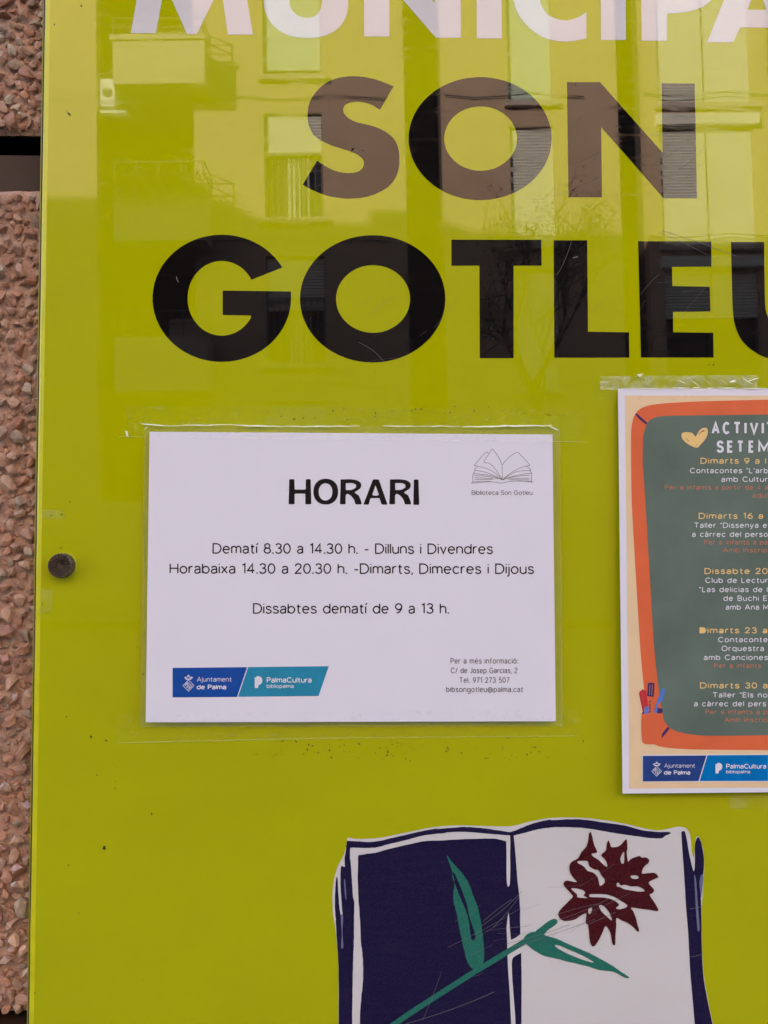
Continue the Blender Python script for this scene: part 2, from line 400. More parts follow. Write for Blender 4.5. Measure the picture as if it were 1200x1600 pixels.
import bmesh
def stone_data(seed):
    rd = random.Random(seed); bm = bmesh.new()
    n = rd.randint(14, 19)
    for i in range(n):
        a = rd.uniform(0, 2 * math.pi); c = rd.uniform(-1, 1); s = math.sqrt(1 - c * c)
        k = rd.uniform(.9, 1.06)
        bm.verts.new((s * math.cos(a) * k, c * k * .8, s * math.sin(a) * k * rd.uniform(.75, 1)))
    res = bmesh.ops.convex_hull(bm, input=bm.verts)
    bmesh.ops.delete(bm, geom=list({g for g in res['geom_interior'] + res['geom_unused'] if isinstance(g, bmesh.types.BMVert)}), context='VERTS')
    bmesh.ops.bevel(bm, geom=bm.edges[:], offset=.13, segments=1, affect='EDGES', profile=.7) if seed % 3 == 0 else None
    bmesh.ops.triangulate(bm, faces=bm.faces[:])
    bmesh.ops.recalc_face_normals(bm, faces=bm.faces[:])
    return bm
SV = []
for sd_ in range(26):
    bm = stone_data(sd_ * 3 + 1)
    v = [x.co.copy() for x in bm.verts]; f = [[q.index for q in fc.verts] for fc in bm.faces]
    bm.free(); SV.append((v, f))
SM = []
for k, (v, f) in enumerate(SV):
    pair = []
    for mt in ('stone', 'stonewet'):
        me = bpy.data.meshes.new('stone'); me.from_pydata(v, [], f); me.materials.append(M[mt]); pair.append(me)
    SM.append(pair)

GROOVES = [(-1140, -1055), (209, 296), (1583, 1670)]
def zpx(py): return P(0, py, WALLY).z
def panel(py0, py1, individual):
    """one stone-faced panel between two joints (py0 above py1 in the picture)"""
    z1, z0 = zpx(py0), zpx(py1)
    # mortar bed: a fine uneven sheet near the sign's edge, closed off by a box further away
    xa = P(-120, 800, WALLY).x; xb = P(110, 800, WALLY).x
    m = MB()
    nx = 60; nz = max(12, int((z1 - z0) / .0022))
    vs = []
    for j in range(nz + 1):
        for i in range(nx + 1):
            x = xa + (xb - xa) * i / nx; z = z0 + (z1 - z0) * j / nz
            h = noise.noise(Vector((x * 120, 0, z * 120))) * .0016 + noise.noise(Vector((x * 340, 5, z * 340))) * .0011
            e = min(z - z0, z1 - z); 
            if e < .004: h += (.004 - e) * .8
            vs.append((x, WALLY + h, z))
    fs = [(j * (nx + 1) + i, j * (nx + 1) + i + 1, (j + 1) * (nx + 1) + i + 1, (j + 1) * (nx + 1) + i) for j in range(nz) for i in range(nx)]
    m.add(vs, fs)
    m.box(-3.0, xa, WALLY + .0005, WALLY + .20, z0, z1)
    m.box(xb, 3.0, WALLY + .0005, WALLY + .20, z0, z1)
    m.box(xa, xb, WALLY + .004, WALLY + .20, z0, z1)
    p = m.build('stone_panel', mortar, lib, smooth=False)
    for q in p.data.polygons[:nx * nz]: q.use_smooth = True
    return p, z0, z1
def put(MBs, cx, cz, r, rd, idx):
    v, f = SV[idx]
    a = rd.uniform(0, 2 * math.pi); ca, sa = math.cos(a), math.sin(a)
    sx, sz, sy = r * rd.uniform(.85, 1.25), r * rd.uniform(.7, 1.0), r * rd.uniform(.45, .8)
    w = []
    for p in v:
        x, z = p.x * sx, p.z * sz
        w.append((cx + x * ca - z * sa, WALLY - r * .30 + p.y * sy + rd.uniform(-.0, .0), cz + x * sa + z * ca))
    MBs.add(w, f)
rd = random.Random(11)
panels = []
spans = [(-1055, 209), (296, 1583), (1670, 2500)]
count = 0
MPP = P(101, 800, WALLY).x - P(100, 800, WALLY).x
for (a, b) in spans:
    pn, z0, z1 = panel(a, b, True); panels.append(pn)
    pts = []
    # individually laid stones inside the strip the photograph shows
    cand = []
    va, vb = max(a, -25), min(b, 1640)
    tries = 0
    while tries < 14000:
        tries += 1
        px = rd.uniform(-14, 74); py = rd.uniform(va + 9, vb - 8)
        if vb <= va + 30: break
        dens = noise.noise(Vector((px * .018, py * .018, 3.1)))
        if dens > .58 and rd.random() < .8: continue
        r = rd.choice((8, 9.5, 10.5, 12, 13, 14.5)) if tries < 3000 else rd.uniform(5.0, 8.0)
        if all((px - q[0]) ** 2 + (py - q[1]) ** 2 > ((r + q[2]) * .84) ** 2 for q in cand):
            cand.append((px, py, r))
    wet_any = False
    cand.sort(key=lambda q: -q[2])
    lim = {0: 62, 1: 240}.get(len(panels) - 1, 0)
    for k, (px, py, r) in enumerate(cand[:lim]):
        c = P(px, py, WALLY)
        wet = 1070 < py < 1490 and 8 < px < 60 and rd.random() < .42
        me = SM[rd.randrange(len(SM))][1 if wet else 0]
        o = bpy.data.objects.new('stone', me); COL.objects.link(o)
        rr = r * MPP
        o.parent = pn
        o.location = (c.x, WALLY - rr * rd.uniform(.30, .68), c.z)
        o.rotation_euler = (rd.uniform(-.3, .3), rd.uniform(0, 6.28), rd.uniform(-.3, .3))
        o.scale = (rr * rd.uniform(.95, 1.28), rr * rd.uniform(.65, .95), rr * rd.uniform(.82, 1.04))
        if wet: o['label'] = 'glossy varnished stone'
        count += 1
    # the rest: small grit between them and the wall further off, as one part
    g = MB()
    for (px, py, r) in cand[lim:]:
        c = P(px, py, WALLY); put(g, c.x, c.z, r * MPP, rd, rd.randrange(26))
    for k in range(int(420 * (min(vb, 1640) - va) / 1500) if vb > va + 30 else 0):
        px = rd.uniform(-16, 80); py = rd.uniform(va + 4, vb - 4); c = P(px, py, WALLY)
        put(g, c.x, c.z, rd.uniform(1.6, 3.2) * MPP, rd, rd.randrange(26))
    xl = P(-16, 800, WALLY).x
    zz0, zz1 = z0 + .004, z1 - .004
    cell = .0098
    nx_ = int(.55 / cell); nz_ = int((zz1 - zz0) / cell)
    for i in range(nx_):
        for j in range(nz_):
            if rd.random() < .86:
                put(g, xl - .004 - (i + rd.uniform(.1, .9)) * cell, zz0 + (j + rd.uniform(.15, .85)) * (zz1 - zz0) / nz_, rd.uniform(.0028, .0062), rd, rd.randrange(26))
    # strip above / below what the picture shows
    for i in range(5):
        for j in range(nz_):
            z = zz0 + (j + .5) * (zz1 - zz0) / nz_
            if zpx(-25) < z or z < zpx(1640):
                put(g, xl + (i + rd.uniform(.1, .9)) * cell, z, rd.uniform(.003, .006), rd, rd.randrange(26))
    o = g.build('grit', M['stone'], None)
    o.parent = pn
    o['kind'] = 'stuff'
bronze = simple('brown_metal', (.062, .037, .026), .6, .12, 30, spec=.2, bump=.0002, bscale=300)
darkm = simple('joint_shadow_board', (.008, .006, .005), .9, spec=.03)  # near-black painted in for the deep shade of the open joint
for (a, b) in GROOVES:
    zt, zb = zpx(a), zpx(b); h = zt - zb
    m = MB(); m.box(-3, 3, WALLY + .004, WALLY + .030, zb + .0002, zb + h * .66)
    m.build('joint_profile', bronze, lib)
    m = MB(); m.box(-3, 3, WALLY + .202, WALLY + .22, zb - .002, zt + .002)
    m.box(-2.9, 2.9, WALLY + .0025, WALLY + .2, zt - .0014, zt - .0003)  # thin black strip, added so the panel's underside reads as shade
    m.build('joint_shade_backing', darkm, lib)
top = MB(); HM = min(HZ) - .3
top.box(-60, -3.01, WALLY + .001, WALLY + .262, -.1, HM); top.box(3.01, 26, WALLY + .001, WALLY + .262, -.1, HM)
top.box(-3, 3, WALLY + .001, WALLY + .045, zpx(-1140) + .001, HM); top.box(-3, 3, WALLY + .001, WALLY + .045, -.1, zpx(2500) - .001)
top.build('rendered_wall', render, lib)

# ---------------------------------------------------------------- the flats across the street (seen mirrored in the sheet)
ROLL = R(1.15)
apt = empty('apartment_building', (0, -DF, 0)); apt.rotation_euler = (0, -ROLL, 0)
tag(apt, 'beige block of flats with shuttered windows and balconies mirrored in the glossy sign', 'building')
def U(px, py, out=0):               # picture -> facade metres (across, up)
    q = B(px, py, DF - out); c, s = math.cos(-ROLL), math.sin(-ROLL)
    x, z = q.x, q.z
    return (x * c - z * s, x * s + z * c)
# facade local frame: x across, z up, outward (to the street) is +y
FH = U(600, 120)[1] - U(600, 342)[1]
_y0 = U(600, 120)[1]
stucco = simple('beige_stucco', (.43, .285, .195), .9, .06, 1.6, bump=.004, bscale=14)
pale = simple('pale_render', (.47, .38, .28), .9, .06, 2, bump=.003, bscale=20)
shut = simple('shutter_white', (.66, .61, .52), .6, .04, 3)
shut2 = simple('shutter_greenish', (.55, .62, .50), .6, .04, 3)
sillm = simple('sill_stone', (.44, .35, .28), .8, .06, 4)
fram = simple('window_frame', (.09, .07, .06), .5)
glassm = simple('dark_glass', (.03, .03, .035), .05)
railm = simple('railing_paint', (.16, .13, .10), .6)
curt = simple('curtain', (.55, .50, .42), .9, .2, 6, stretch=(6, 1, .3))
recm = simple('recess_shade_brown', (.065, .052, .042), .8, .1, 2)  # dark brown carries the shade of the recesses; the rain pipe borrows it
def fl(k): return -k * FH
# openings: (x0,x1,z0,z1) local
opens = []; wins = []
def span(px0, px1, py=200): return U(px0, py)[0], U(px1, py)[0]
def zz(py, px=600): return U(px, py)[1]
c1 = span(413, 504, 250); c2 = span(798, 868, 280); c3 = span(1033, 1180, 280)
recs = [span(151, 303, 200), span(632.5, 691, 200), span(966, 1008, 200)]
xL, xR = -20.0, 22.0
ZTOP = 19.6
for k in range(-3, 4):
    off = -k * FH
    for (kind, (a, b), pt, pb, px) in (('tall', c1, 177, 342, 455), ('sq', c2, 198, 382, 830), ('dbl', c3, 200, 384, 1105)):
        z1 = zz(pt, px) + off; z0 = zz(pb, px) + off
        if z0 < .6 or z1 > ZTOP - .5: continue
        wins.append((kind, a, b, z0, z1, k))
    # the same columns again to the right of what the picture shows, and one to the left
    for dx in (9.3, -13.0):
        z1 = zz(198, 830) + off; z0 = zz(382, 830) + off
        if z0 < .6 or z1 > ZTOP - .5: continue
        wins.append(('sq', c2[0] + dx, c2[1] + dx, z0, z1, k))
opens = [(w[1], w[2], w[3], w[4]) for w in wins] + [(a, b, 2.6, ZTOP - 1.2) for a, b in recs]
xs = sorted(set([xL, xR] + [o[0] for o in opens] + [o[1] for o in opens])); zs = sorted(set([-.3, ZTOP] + [o[2] for o in opens] + [o[3] for o in opens]))
m = MB()
for i in range(len(xs) - 1):
    run = None
    for j in range(len(zs) - 1):
        cx, cz = (xs[i] + xs[i + 1]) / 2, (zs[j] + zs[j + 1]) / 2
        hole = any(o[0] < cx < o[1] and o[2] < cz < o[3] for o in opens)
        if hole:
            if run is not None: m.box(xs[i], xs[i + 1], -.32, 0, run, zs[j]); run = None
        elif run is None: run = zs[j]
    if run is not None: m.box(xs[i], xs[i + 1], -.32, 0, run, zs[-1])
m.build('facade_wall', stucco, apt, local=True)
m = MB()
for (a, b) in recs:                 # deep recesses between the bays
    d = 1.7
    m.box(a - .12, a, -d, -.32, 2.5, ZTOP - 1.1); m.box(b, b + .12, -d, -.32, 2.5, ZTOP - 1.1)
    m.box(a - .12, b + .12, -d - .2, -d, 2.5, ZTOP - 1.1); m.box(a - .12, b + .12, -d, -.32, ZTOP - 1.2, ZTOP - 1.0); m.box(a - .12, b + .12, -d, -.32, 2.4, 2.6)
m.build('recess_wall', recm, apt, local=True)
m = MB()                            # rainwater pipe, telephone cables and a patched stain on the facade
px0 = U(735, 200)[0]
for k in range(-2, 4):
    z = zz(150, 600) - k * FH
    prev = None
    for i in range(60):
        x = xL + .5 + (xR - xL - 1) * i / 59; q = (x, .05, z - .10 * math.sin((x - xL) * 1.3) ** 2)
        if prev and not any(a - .4 < x < b + .4 for a, b in recs): m.tube(prev, q, .014, n=4)
        prev = q
m.build('cable', fram, apt, local=True)
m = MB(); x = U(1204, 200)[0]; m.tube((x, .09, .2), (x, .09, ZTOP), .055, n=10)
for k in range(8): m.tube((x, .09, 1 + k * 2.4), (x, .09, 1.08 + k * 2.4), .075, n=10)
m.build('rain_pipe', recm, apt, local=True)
m = MB(); m.box(xL, xR, -9, -2.2, -.3, ZTOP - .2); m.box(xL, xR, -2.2, -.32, ZTOP - .4, ZTOP - .2); m.box(xL, xL + .3, -2.2, -.32, -.3, ZTOP - .4); m.box(xR - .3, xR, -2.2, -.32, -.3, ZTOP - .4)
m.build('core', pale, apt, local=True)
m = MB(); m.box(xL - .2, xR + .2, -.36, .22, ZTOP, ZTOP + .16); m.build('roof_cornice', sillm, apt, local=True)

def shutter(x0, x1, z0, z1, y, mat, parent):
    g = MB(); n = max(2, int((z1 - z0) / .075)); h = (z1 - z0) / n
    for i in range(n):
        a = z0 + i * h
        g.add([(x0, y, a), (x1, y, a), (x1, y + .018, a + h * .35), (x0, y + .018, a + h * .35), (x1, y + .014, a + h * .86), (x0, y + .014, a + h * .86), (x1, y, a + h), (x0, y, a + h)],
              [(0, 1, 2, 3), (3, 2, 4, 5), (5, 4, 6, 7)])
    o = g.build('shutter', mat, parent, local=True); return o
rr = random.Random(5)
for (kind, a, b, z0, z1, k) in wins:
    w = empty('window'); w.parent = apt
    w.name = 'window'
    t = .055; y = -.17
    g = MB(); g.box(a, a + t, y - .05, y + .02, z0, z1); g.box(b - t, b, y - .05, y + .02, z0, z1); g.box(a + t, b - t, y - .05, y + .02, z1 - t, z1); g.box(a + t, b - t, y - .05, y + .02, z0, z0 + t)
    if kind == 'dbl': g.box((a + b) / 2 - .045, (a + b) / 2 + .045, y - .05, y + .02, z0 + t, z1 - t)
    g.build('frame', fram, w, local=True)
    g = MB(); g.box(a, b, -.31, -.28, z0, z1); g.build('pane', glassm, w, local=True)
    g = MB(); g.box(a - .12, b + .12, .0, .13, z0 - .14, z0 - .005); g.build('sill', sillm, w, local=True)
    if kind == 'tall':
        dn = {0: .36, -1: .92, 1: .5}.get(k, rr.uniform(.3, 1))
    else: dn = 1.0 if k in (0, -1) else rr.choice((.4, .7, 1))
    zb = z1 - (z1 - z0) * dn
    ym = -.11 if kind != 'dbl' else -.09
    mt = shut2 if (kind == 'sq' and k == -1) or (kind == 'tall' and k == -1) else shut
    if kind == 'dbl':
        mid = (a + b) / 2
        shutter(a + .02, mid - .02, zb, z1 - .02, ym, mt, w); shutter(mid + .02, b - .02, zb, z1 - .02, ym, mt, w)
        if k != -1:
            g = MB(); g.box(a - .1, b + .1, .0, .14, z1 + .03, z1 + .30); g.build('shutter_box', shut, w, local=True)
    else: shutter(a + .02, b - .02, zb, z1 - .03, ym, mt, w)
    if kind == 'tall' and dn < .9:
        g = MB(); n = 9
        zt = z0 + (z1 - z0) * .60
        for i in range(n + 1): g.tube((a + .03 + (b - a - .06) * i / n, -.03, z0), (a + .03 + (b - a - .06) * i / n, -.03, zt), .012, n=5)
        g.box(a, b, -.05, -.015, zt, zt + .04); g.build('guard_rail', railm, w, local=True)
        g = MB()
        for i in range(5):
            xx = a + .55 + i * .12
            if xx < b - .1: g.box(xx, xx + .06, -.22 - (i % 2) * .02, -.20, z0 + .03, zb - .1)
        g.build('curtain', curt, w, local=True)
# balconies in front of the left recess
D_ = .66
ba = U(176, 90, D_)[0]; bb = U(319.5, 90, D_)[0]
BT = U(250, 55, D_)[1]; BOT = U(250, 130.5, D_)[1]; BR2 = U(250, 291, D_)[1]; RAIL2 = U(250, 251, D_)[1]; RAIL1 = U(250, 26, D_)[1]
for k in range(-2, 3):
    off = -k * FH
    zt = BT + off; zb = BOT + off
    # k = 0 is the balcony at the top left of the sign; the next one (k = 1) carries plants behind an open railing
    if zb < 2.4 or zt > ZTOP - 1: continue
    bal = empty('balcony'); bal.parent = apt
    if k <= 0:
        g = MB(); g.box(ba, bb, D_ - .1, D_, zb, zt - .12); g.box(ba, ba + .1, -1.6, D_ - .1, zb, zt - .12); g.box(bb - .1, bb, .0, D_ - .1, zb, zt - .12)
        g.box(ba + .1, bb - .1, -1.6, D_ - .1, zb, zb + .16); g.build('parapet', pale, bal, local=True)
        g = MB(); g.box(ba - .06, bb + .04, D_ - .14, D_ + .05, zt - .12, zt); g.build('coping', sillm, bal, local=True)
        zr = zt; 
    else:
        zt2 = BR2 + .2 + (1 - k) * FH
        g = MB(); g.box(ba, bb, D_ - .1, D_, zb - .2, zt2 - .2); g.box(ba, ba + .1, -1.6, D_ - .1, zb - .2, zt2 - .2); g.box(bb - .1, bb, .0, D_ - .1, zb - .2, zt2 - .2)
        g.box(ba + .1, bb - .1, -1.6, D_ - .1, zb - .2, zb); g.build('parapet', pale, bal, local=True)
        zr = zt2 - .2
    g = MB()
    hr = RAIL1 - BT if k <= 0 else RAIL2 - BR2
    for q in (.5, 1.0):
        g.tube((ba, D_ - .05, zr + hr * q), (bb, D_ - .05, zr + hr * q), .018); g.tube((bb - .05, D_ - .05, zr + hr * q), (bb - .05, 0, zr + hr * q), .018); g.tube((ba + .05, D_ - .05, zr + hr * q), (ba + .05, -.6, zr + hr * q), .018)
    for i in range(5): g.tube((ba + (bb - ba - .05) * i / 4, D_ - .05, zr), (ba + (bb - ba - .05) * i / 4, D_ - .05, zr + hr), .016)
    g.tube((bb - .05, .05, zr), (bb - .05, .05, zr + hr), .016)
    g.build('railing', railm, bal, local=True)
    # door of the recess behind the balcony
    g = MB(); dx = (recs[0][0] + recs[0][1]) / 2
    g.box(dx + .1, dx + .95, -1.70, -1.66, zb + .16, zb + 2.2); g.build('balcony_door', shut, bal, local=True)
def local_to_world(p): return apt.matrix_basis @ Vector(p)
apt_m = Matrix.Translation(apt.location) @ Matrix.Rotation(-ROLL, 4, 'Y')
# plants on the balcony rail
leafm = simple('leaf_dark', (.075, .11, .03), .6, .3, 20)
twigm = simple('twig', (.10, .07, .045), .85, .2, 20)
potm = simple('terracotta', (.42, .16, .08), .8, .1, 20)
zrail = BR2 - .02
prd = random.Random(3)
for i in range(7):
    px_ = ba + .12 + (bb - ba - .3) * i / 6
    base = apt_m @ Vector((px_, D_ - .16, zrail))
    t = empty('balcony_plant', base); k_ = ['leftmost', 'second from the left', 'third from the left', 'middle', 'third from the right', 'second from the right', 'rightmost'][i]
    tag(t, f'small potted plant trailing over the balcony rail, {k_} of seven', 'plant', 'potted plants on the balcony rail')
    g = MB(); g.tube((base.x, base.y, base.z), (base.x, base.y, base.z + .13), .055, .075, 8); g.build('pot', potm, t)
    g = MB()
    for q in range(170):
        c = base + Vector((prd.gauss(0, .15), prd.gauss(.20, .08), .02 + prd.gauss(0, .20)))
        n = Vector((prd.uniform(-1, 1), prd.uniform(-1, 1), prd.uniform(-1, 1))).normalized(); u = n.orthogonal().normalized() * .045; w_ = n.cross(u).normalized() * .025
        g.add([c - u, c + w_, c + u, c - w_], [(0, 1, 2, 3)])
    g.build('foliage', leafm, t)
# the white outdoor unit hung in the shaded recess
ax0, ax1 = U(158, 150)[0], U(180, 150)[0]; az1, az0 = zz(126, 170), zz(168, 170)
ac = empty('air_conditioner', apt_m @ Vector(((ax0 + ax1) / 2, .02, az0)))
tag(ac, 'white air conditioner box beside the upper balcony in the mirrored facade', 'air conditioner')
wh = simple('enamel_white', (.75, .74, .70), .5, .03)
def mb_world(g):
    g.v = [apt_m @ v for v in g.v]; return g
g = MB(); g.box(ax0, ax1, -.30, .06, az0, az1); mb_world(g).build('casing', wh, ac)
g = MB(); g.tube(((ax0 + ax1) / 2, .061, (az0 + az1) / 2), ((ax0 + ax1) / 2, .075, (az0 + az1) / 2), .12, n=20); mb_world(g).build('fan_grille', fram, ac)
g = MB(); g.box(ax0 - .02, ax1 + .3, -.35, .05, az0 - .16, az0 - .10); mb_world(g).build('bracket', wh, ac)

# ---------------------------------------------------------------- street tree mirrored below SON
TD = 11.5
tp = B(835, 330, TD); crown0 = Vector((tp.x, -TD, tp.z))
tree = empty('street_tree', (crown0.x, -TD, -.13))
tag(tree, 'thin bushy street tree whose twigs are mirrored under the word SON', 'tree')
trd = random.Random(21); TUP = .55
g = MB(); leaf = MB()
gx, gy = crown0.x, -TD
g.tube((gx, gy, -.13), (gx + .05, gy, 2.2), .13, .10, 10); g.tube((gx + .05, gy, 2.2), (gx, gy + .05, 3.6 + TUP), .10, .07, 10)
def leafat(c, s=.026):
    n = Vector((trd.uniform(-1, 1), trd.uniform(-1, 1), trd.uniform(-.3, 1))).normalized(); u = n.orthogonal().normalized() * s; w_ = n.cross(u).normalized() * s * .45
    leaf.add([c - u, c + w_, c + u, c - w_], [(0, 1, 2, 3)])
def grow(p, d, ln, r, lvl):
    q = p
    for s_ in range(3):
        d = (d + Vector((trd.gauss(0, .16), trd.gauss(0, .16), trd.gauss(.03, .10)))).normalized()
        nq = q + d * ln / 3; g.tube(q, nq, r * (1 - s_ * .22), r * (1 - (s_ + 1) * .22), 5 if lvl < 3 else 3); q = nq
        if lvl >= 2:
            for z in range(1 if lvl == 4 else 2):
                dd = (d + Vector((trd.gauss(0, .7), trd.gauss(0, .7), trd.gauss(.1, .5)))).normalized()
                if lvl < 5 and trd.random() < .55: grow(q, dd, ln * trd.uniform(.45, .75), r * .5, lvl + 1)
        if lvl >= 3:
            dens = 1.6 if q.z < crown0.z - .05 else (2 if q.z < crown0.z + .25 else .6)
            for z in range(int(dens) + (trd.random() < dens % 1)): leafat(q + Vector([trd.gauss(0, .07) for _ in range(3)]))
    if lvl < 3:
        for z in range(2 if lvl else 3):
            dd = (d + Vector((trd.gauss(0, .5), trd.gauss(0, .5), trd.gauss(.25, .3)))).normalized()
            grow(q, dd, ln * .72, r * .6, lvl + 1)
st = Vector((gx, gy + .05, 3.6 + TUP))
for i in range(6):
    a = i * math.pi / 3 + .3
    grow(st - Vector((0, 0, i * .12)), Vector((math.cos(a) * .55, math.sin(a) * .5, 1)).normalized(), 1.25, .045, 1)
g.build('trunk', twigm, tree); leaf.build('crown', leafm, tree)
TREE_TOP = max(v.z for v in g.v)
print('tree top', TREE_TOP, 'wanted', B(850, 262, TD).z, len(g.f), len(leaf.f), 'stones', count)
#@@SIGN
# ================================================================ THE SIGN
sign = empty('library_sign', P(600, 2050, 0)); 
tag(sign, 'glossy lime green library sign with black SON GOTLEU lettering on the stone wall', 'sign')
# sheet outline in the picture; the sheet runs on past the right, top and bottom of the frame
def edge_px(py, off=0): return 78.5 - (py) * 25.5 / 1600 + off
TOPPX, BOTPX, RIGHTPX = -760, 2060, 2380
def slab(name, offl, y0, y1, mat, top=TOPPX, bot=BOTPX, right=RIGHTPX):
    q = [P(edge_px(top, offl), top, 0), P(right, top, 0), P(right, bot, 0), P(edge_px(bot, offl), bot, 0)]
    a = [Vector((p.x, y0, p.z)) for p in q]; b = [Vector((p.x, y1, p.z)) for p in q]
    return mesh_obj(name, a + b, [(3, 2, 1, 0), (4, 5, 6, 7), (0, 1, 5, 4), (1, 2, 6, 5), (2, 3, 7, 6), (3, 0, 4, 7)], mat, sign)
slab('back_board', -16.5, .0055, .0125, M['edge2'], TOPPX - 6, BOTPX + 6, RIGHTPX + 6)
slab('joint', -13.6, .0042, .0055, M['gap'], TOPPX - 3, BOTPX + 3, RIGHTPX + 3)
slab('face_sheet', 0, .0, .0042, M['green'])
# sawn and flamed edge of the sheet, bevelled towards the wall
def edge_strip():
    v = []; f = []; n = 60
    for i in range(n + 1):
        py = TOPPX + (BOTPX - TOPPX) * i / n
        w = noise.noise(Vector((0, 0, py * .01))) * .5
        p0 = P(edge_px(py, 0), py, 0); p1 = P(edge_px(py, -6 + w), py, 0); p2 = P(edge_px(py, -9 + w), py, 0)
        v += [(p0.x, -.00002, p0.z), (p1.x, .0005, p1.z), (p2.x, .0014, p2.z), (p2.x, .0042, p2.z)]
    for i in range(n):
        a = i * 4; f += [(a + q, a + q + 1, a + q + 5, a + q + 4) for q in range(3)]
    return mesh_obj('sheet_edge', v, f, M['edge'], sign)
edge_strip()
YP = -.00012       # print
YP2, YP3, YP4 = -.00020, -.00028, -.00036

def letter(ch, loops, mat='black'):
    o = flat('letter', loops, M[mat], YP, sign); return o
# MUNICIPAL
W = 'white'
letter('M', [[(204.2, 51.8), (236, -128), (276, -128), (300, -62), (325, -128), (365.5, -126), (395.2, 54), (356, 54), (345, -23), (307.7, 53), (292, 53), (257.5, -25), (243.5, 51.8)]], W)
u = tr([(48, 0), (54, 60), (85, 130), (140, 188), (220, 226), (320, 237), (420, 226), (500, 187), (550, 130), (573, 60), (576, 0)], 400, 0, 4)
ui = tr([(415, 0), (400, 65), (368, 100), (320, 112), (278, 104), (240, 80), (217, 45), (208, 0)], 400, 0, 4)
letter('U', [[(412, -126)] + crom(u, False) + [(544, -126), (504, -126)] + crom(ui, False) + [(452, -126)]], W)
letter('N', [[(569, 57), (568, -124), (575, -124), (679.5, 5), (679, -124), (719.5, -124), (720, 59), (681, 59), (608.3, -25), (608.3, 57)]], W)
letter('I', [[(745, 60), (744, -122), (783.5, -122), (784, 60)]], W)
co = tr([(488, 0), (512, 72), (555, 140), (620, 200), (700, 243), (800, 260), (870, 255), (945, 240)], 680, 0, 4)
ci = tr([(945, 75), (900, 105), (850, 122), (810, 127), (760, 118), (700, 88), (664, 35), (655, 0)], 680, 0, 4)
letter('C', [crom(co, False) + crom(ci, False) + crom([(842, -30), (848, -62), (872, -82), (900, -76), (916, -68)], False) + crom([(916, -112), (880, -124), (840, -114), (808, -80), (799, -30)], False)], W)
letter('I', [[(939, 62.5), (938, -120), (977.5, -120), (978, 62.5)]], W)
letter('P', [[(1002.4, 63.7), (1001, -118), (1070, -118)] + crom([(1085, -116), (1110, -106), (1127, -82), (1131, -52), (1125, -22), (1111, 0), (1095, 12), (1070, 19), (1042, 21.5)], False) + [(1041.8, 63.7)],
             crom([(1040, -85), (1068, -85), (1085, -70), (1090, -48), (1084, -26), (1066, -14), (1041, -12)], True)], W)
letter('A', [[(1105, 66), (1177, -116), (1191, -116), (1263, 70), (1222, 70), (1212, 43.5), (1156.4, 42.7), (1145.6, 66)], [(1168, 15.2), (1183, -24), (1197.6, 15.4)]], W)
letter('L', [[(1285, 70), (1284, -114), (1324, -114), (1325, 34), (1392, 34), (1392, 71)]], W)
# SON
S1 = crom([(1032, 165), (900, 112), (760, 74), (620, 60), (470, 75), (330, 130), (220, 230), (155, 345), (138, 460), (150, 570), (190, 655), (250, 712), (310, 745), (400, 785), (520, 822), (620, 858), (690, 900), (722, 945), (718, 1000), (680, 1045), (610, 1067), (520, 1067), (420, 1045), (330, 1000), (237, 940)], False)
S2 = crom([(87, 1190), (200, 1250), (330, 1300), (460, 1326), (600, 1333), (740, 1318), (880, 1270), (990, 1200), (1055, 1110), (1088, 1010), (1092, 880), (1072, 780), (1025, 700), (950, 640), (860, 595), (750, 562), (650, 540), (570, 502), (525, 458), (508, 415), (520, 370), (560, 340), (630, 326), (720, 330), (800, 356), (892, 407)], False)
letter('S', [tr(S1 + S2, 460, 110, 6.667)])
letter('O', [tr(ell(601, 532, 558.5, 480, 96), 630, 110, 5), tr(ell(605, 532, 285, 252, 80), 630, 110, 5)])
letter('N', [tr([(80, 92), (338, 92), (827, 643), (820, 100), (1077, 103), (1095, 998), (835, 998), (346, 440), (353, 990), (92, 990)], 870, 110, 5)])
# GOTLEU
g_out = ell(346.5, 465.5, 109, 99.6, 60, 28.5, 360 - 0)
g_in = ell(346.5, 466, 53.5, 58.5, 50, 332, 30)
G1 = [(348, 454), (454.6, 455.4)] + ell(346.5, 466, 108.2, 99.3, 60, -1, -331)[::1]
G2 = [(392.9, 437)] + ell(346.5, 466, 53.5, 58.5, 50, 29.5, 329)[1:] + [(391.7, 493), (348, 492)]
letter('G', [G1 + G2])
letter('O', [tr(ell(917.5, 304.5, 272.5, 238.5, 96), 200, 340, 2.4), tr(ell(919, 305, 139, 127, 80), 200, 340, 2.4)])
letter('T', [tr([(13, 83), (350, 83), (351, 180), (246, 180), (246, 527), (119, 527), (118, 180), (13, 180)], 700, 340, 2.4)])
letter('L', [tr([(396, 85), (522, 85), (525, 428), (679, 430), (680, 525), (399, 525)], 700, 340, 2.4)])
letter('E', [tr([(93, 92), (716, 95), (718, 308), (382, 310), (385, 474), (703, 480), (710, 690), (390, 694), (392, 868), (733, 872), (737, 1083), (117, 1083)], 980, 360, 5.4545)])
letter('U', [crom([(1142.3, 378), (1143.4, 430), (1145, 482), (1149, 510), (1160, 533), (1178, 549), (1200, 559.5), (1235, 565), (1270, 560), (1300, 545), (1320, 520), (1326, 482), (1327, 430), (1327, 380)], False)
             + crom([(1273, 380), (1273, 480), (1262, 510), (1236, 521), (1210, 512), (1198, 490), (1195, 460), (1194, 378)], False)])

